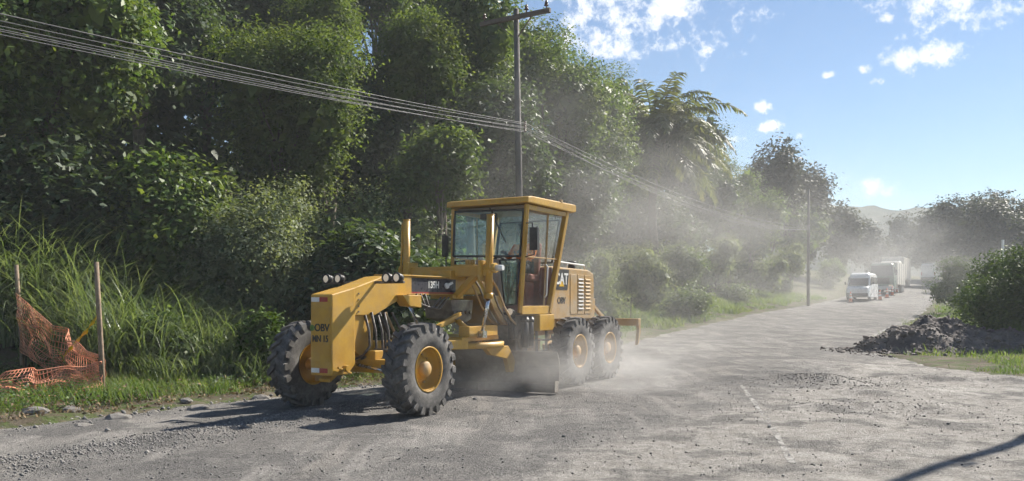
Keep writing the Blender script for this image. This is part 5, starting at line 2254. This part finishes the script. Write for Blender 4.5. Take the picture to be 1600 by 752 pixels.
for px, Y, label in ((1375, 78, 'traffic cone nearest the viewer beside the first van'), (1386, 82, 'second traffic cone along the middle of the road'),
                     (1394, 87, 'third traffic cone along the middle of the road'), (1401, 93, 'fourth traffic cone along the middle of the road'),
                     (1407, 99, 'farthest traffic cone beside the last truck'), (1329, 74, 'traffic cone on the left road edge beside the van front'),
                     (1472, 82, 'left one of two cones on the right verge'), (1481, 83, 'right one of two cones on the right verge')):
    make_cone(px, Y, label, 1.0)

# slim white marker post in front of the right grove
p = at(1567, 398, 60)
P = MB()
P.cyl((0, 0, 0), (0, 0, at(1567, 375, 60).z - gz(p.x, 60)), .07, .06, 12)
P.box((0, 0, at(1567, 375, 60).z - gz(p.x, 60) - .4), (.16, .10, .8))
o = P.build('marker_post', M['white'])
o.location = (p.x, 60, gz(p.x, 60))
tag(o, 'slim white marker post in front of the dark grove at right', 'post')


# ------------------------------------------------------------------ dust and haze
def vol_mat(name, color, density, aniso=.2, noise=None):
    m = bpy.data.materials.new(name)
    m.use_nodes = True
    N, L = m.node_tree.nodes, m.node_tree.links
    N.clear()
    out = N.new('ShaderNodeOutputMaterial')
    pv = N.new('ShaderNodeVolumePrincipled')
    pv.inputs['Color'].default_value = (*color, 1)
    pv.inputs['Anisotropy'].default_value = aniso
    pv.inputs['Density'].default_value = density
    if noise:
        tc = N.new('ShaderNodeTexCoord')
        ln = N.new('ShaderNodeVectorMath')
        ln.operation = 'LENGTH'
        L.new(tc.outputs['Object'], ln.inputs[0])
        fall = ramp(N, L, ln.outputs['Value'], .25, 1.0, 1.0, 0.0)
        nz = N.new('ShaderNodeTexNoise')
        nz.inputs['Scale'].default_value = noise
        nz.inputs['Detail'].default_value = 3
        L.new(tc.outputs['Object'], nz.inputs['Vector'])
        nr = ramp(N, L, nz.outputs['Fac'], .40, .64)
        mu = N.new('ShaderNodeMath')
        mu.operation = 'MULTIPLY'
        L.new(fall, mu.inputs[0])
        L.new(nr, mu.inputs[1])
        mu2 = N.new('ShaderNodeMath')
        mu2.operation = 'MULTIPLY'
        L.new(mu.outputs[0], mu2.inputs[0])
        mu2.inputs[1].default_value = density
        L.new(mu2.outputs[0], pv.inputs['Density'])
    L.new(pv.outputs[0], out.inputs['Volume'])
    return m


DUSTC = (.80, .785, .77)


def dust(loc, rad, rzt, density, noise, label, uneven=True):
    import bmesh
    bm = bmesh.new()
    bmesh.ops.create_icosphere(bm, subdivisions=3, radius=1)
    me = bpy.data.meshes.new('dust_cloud')
    bm.to_mesh(me)
    bm.free()
    me.materials.append(vol_mat('dust', DUSTC, density, .25, noise if uneven else None))
    o = link('dust_cloud', me)
    o.location = loc
    o.scale = rad
    o.rotation_euler = (0, 0, rzt)
    tag(o, label, 'dust', kind='stuff')


rd = math.radians(-28)
dust((1.1, 16.2, .3), (3.4, 4.6, 1.7), rd, .25, 2.6, 'low dust boiling up round the blade and rear wheels')
dust((3.4, 26.5, 3.2), (9.5, 9.5, 7.0), rd, .043, 2.8, 'dust plume hanging behind the grader')
dust((27.0, 66.0, 3.5), (14, 48, 7.5), math.radians(-29), .0125, 2.2, 'dust veil over the far road and the queue')

hz = MB()
hz.span(-200, 300, -48, 332, -12, 40)
ho = hz.build('haze', vol_mat('haze_air', (.90, .94, 1.0), .0009, .1))
tag(ho, 'pale dusty haze over the valley', 'haze', kind='stuff')
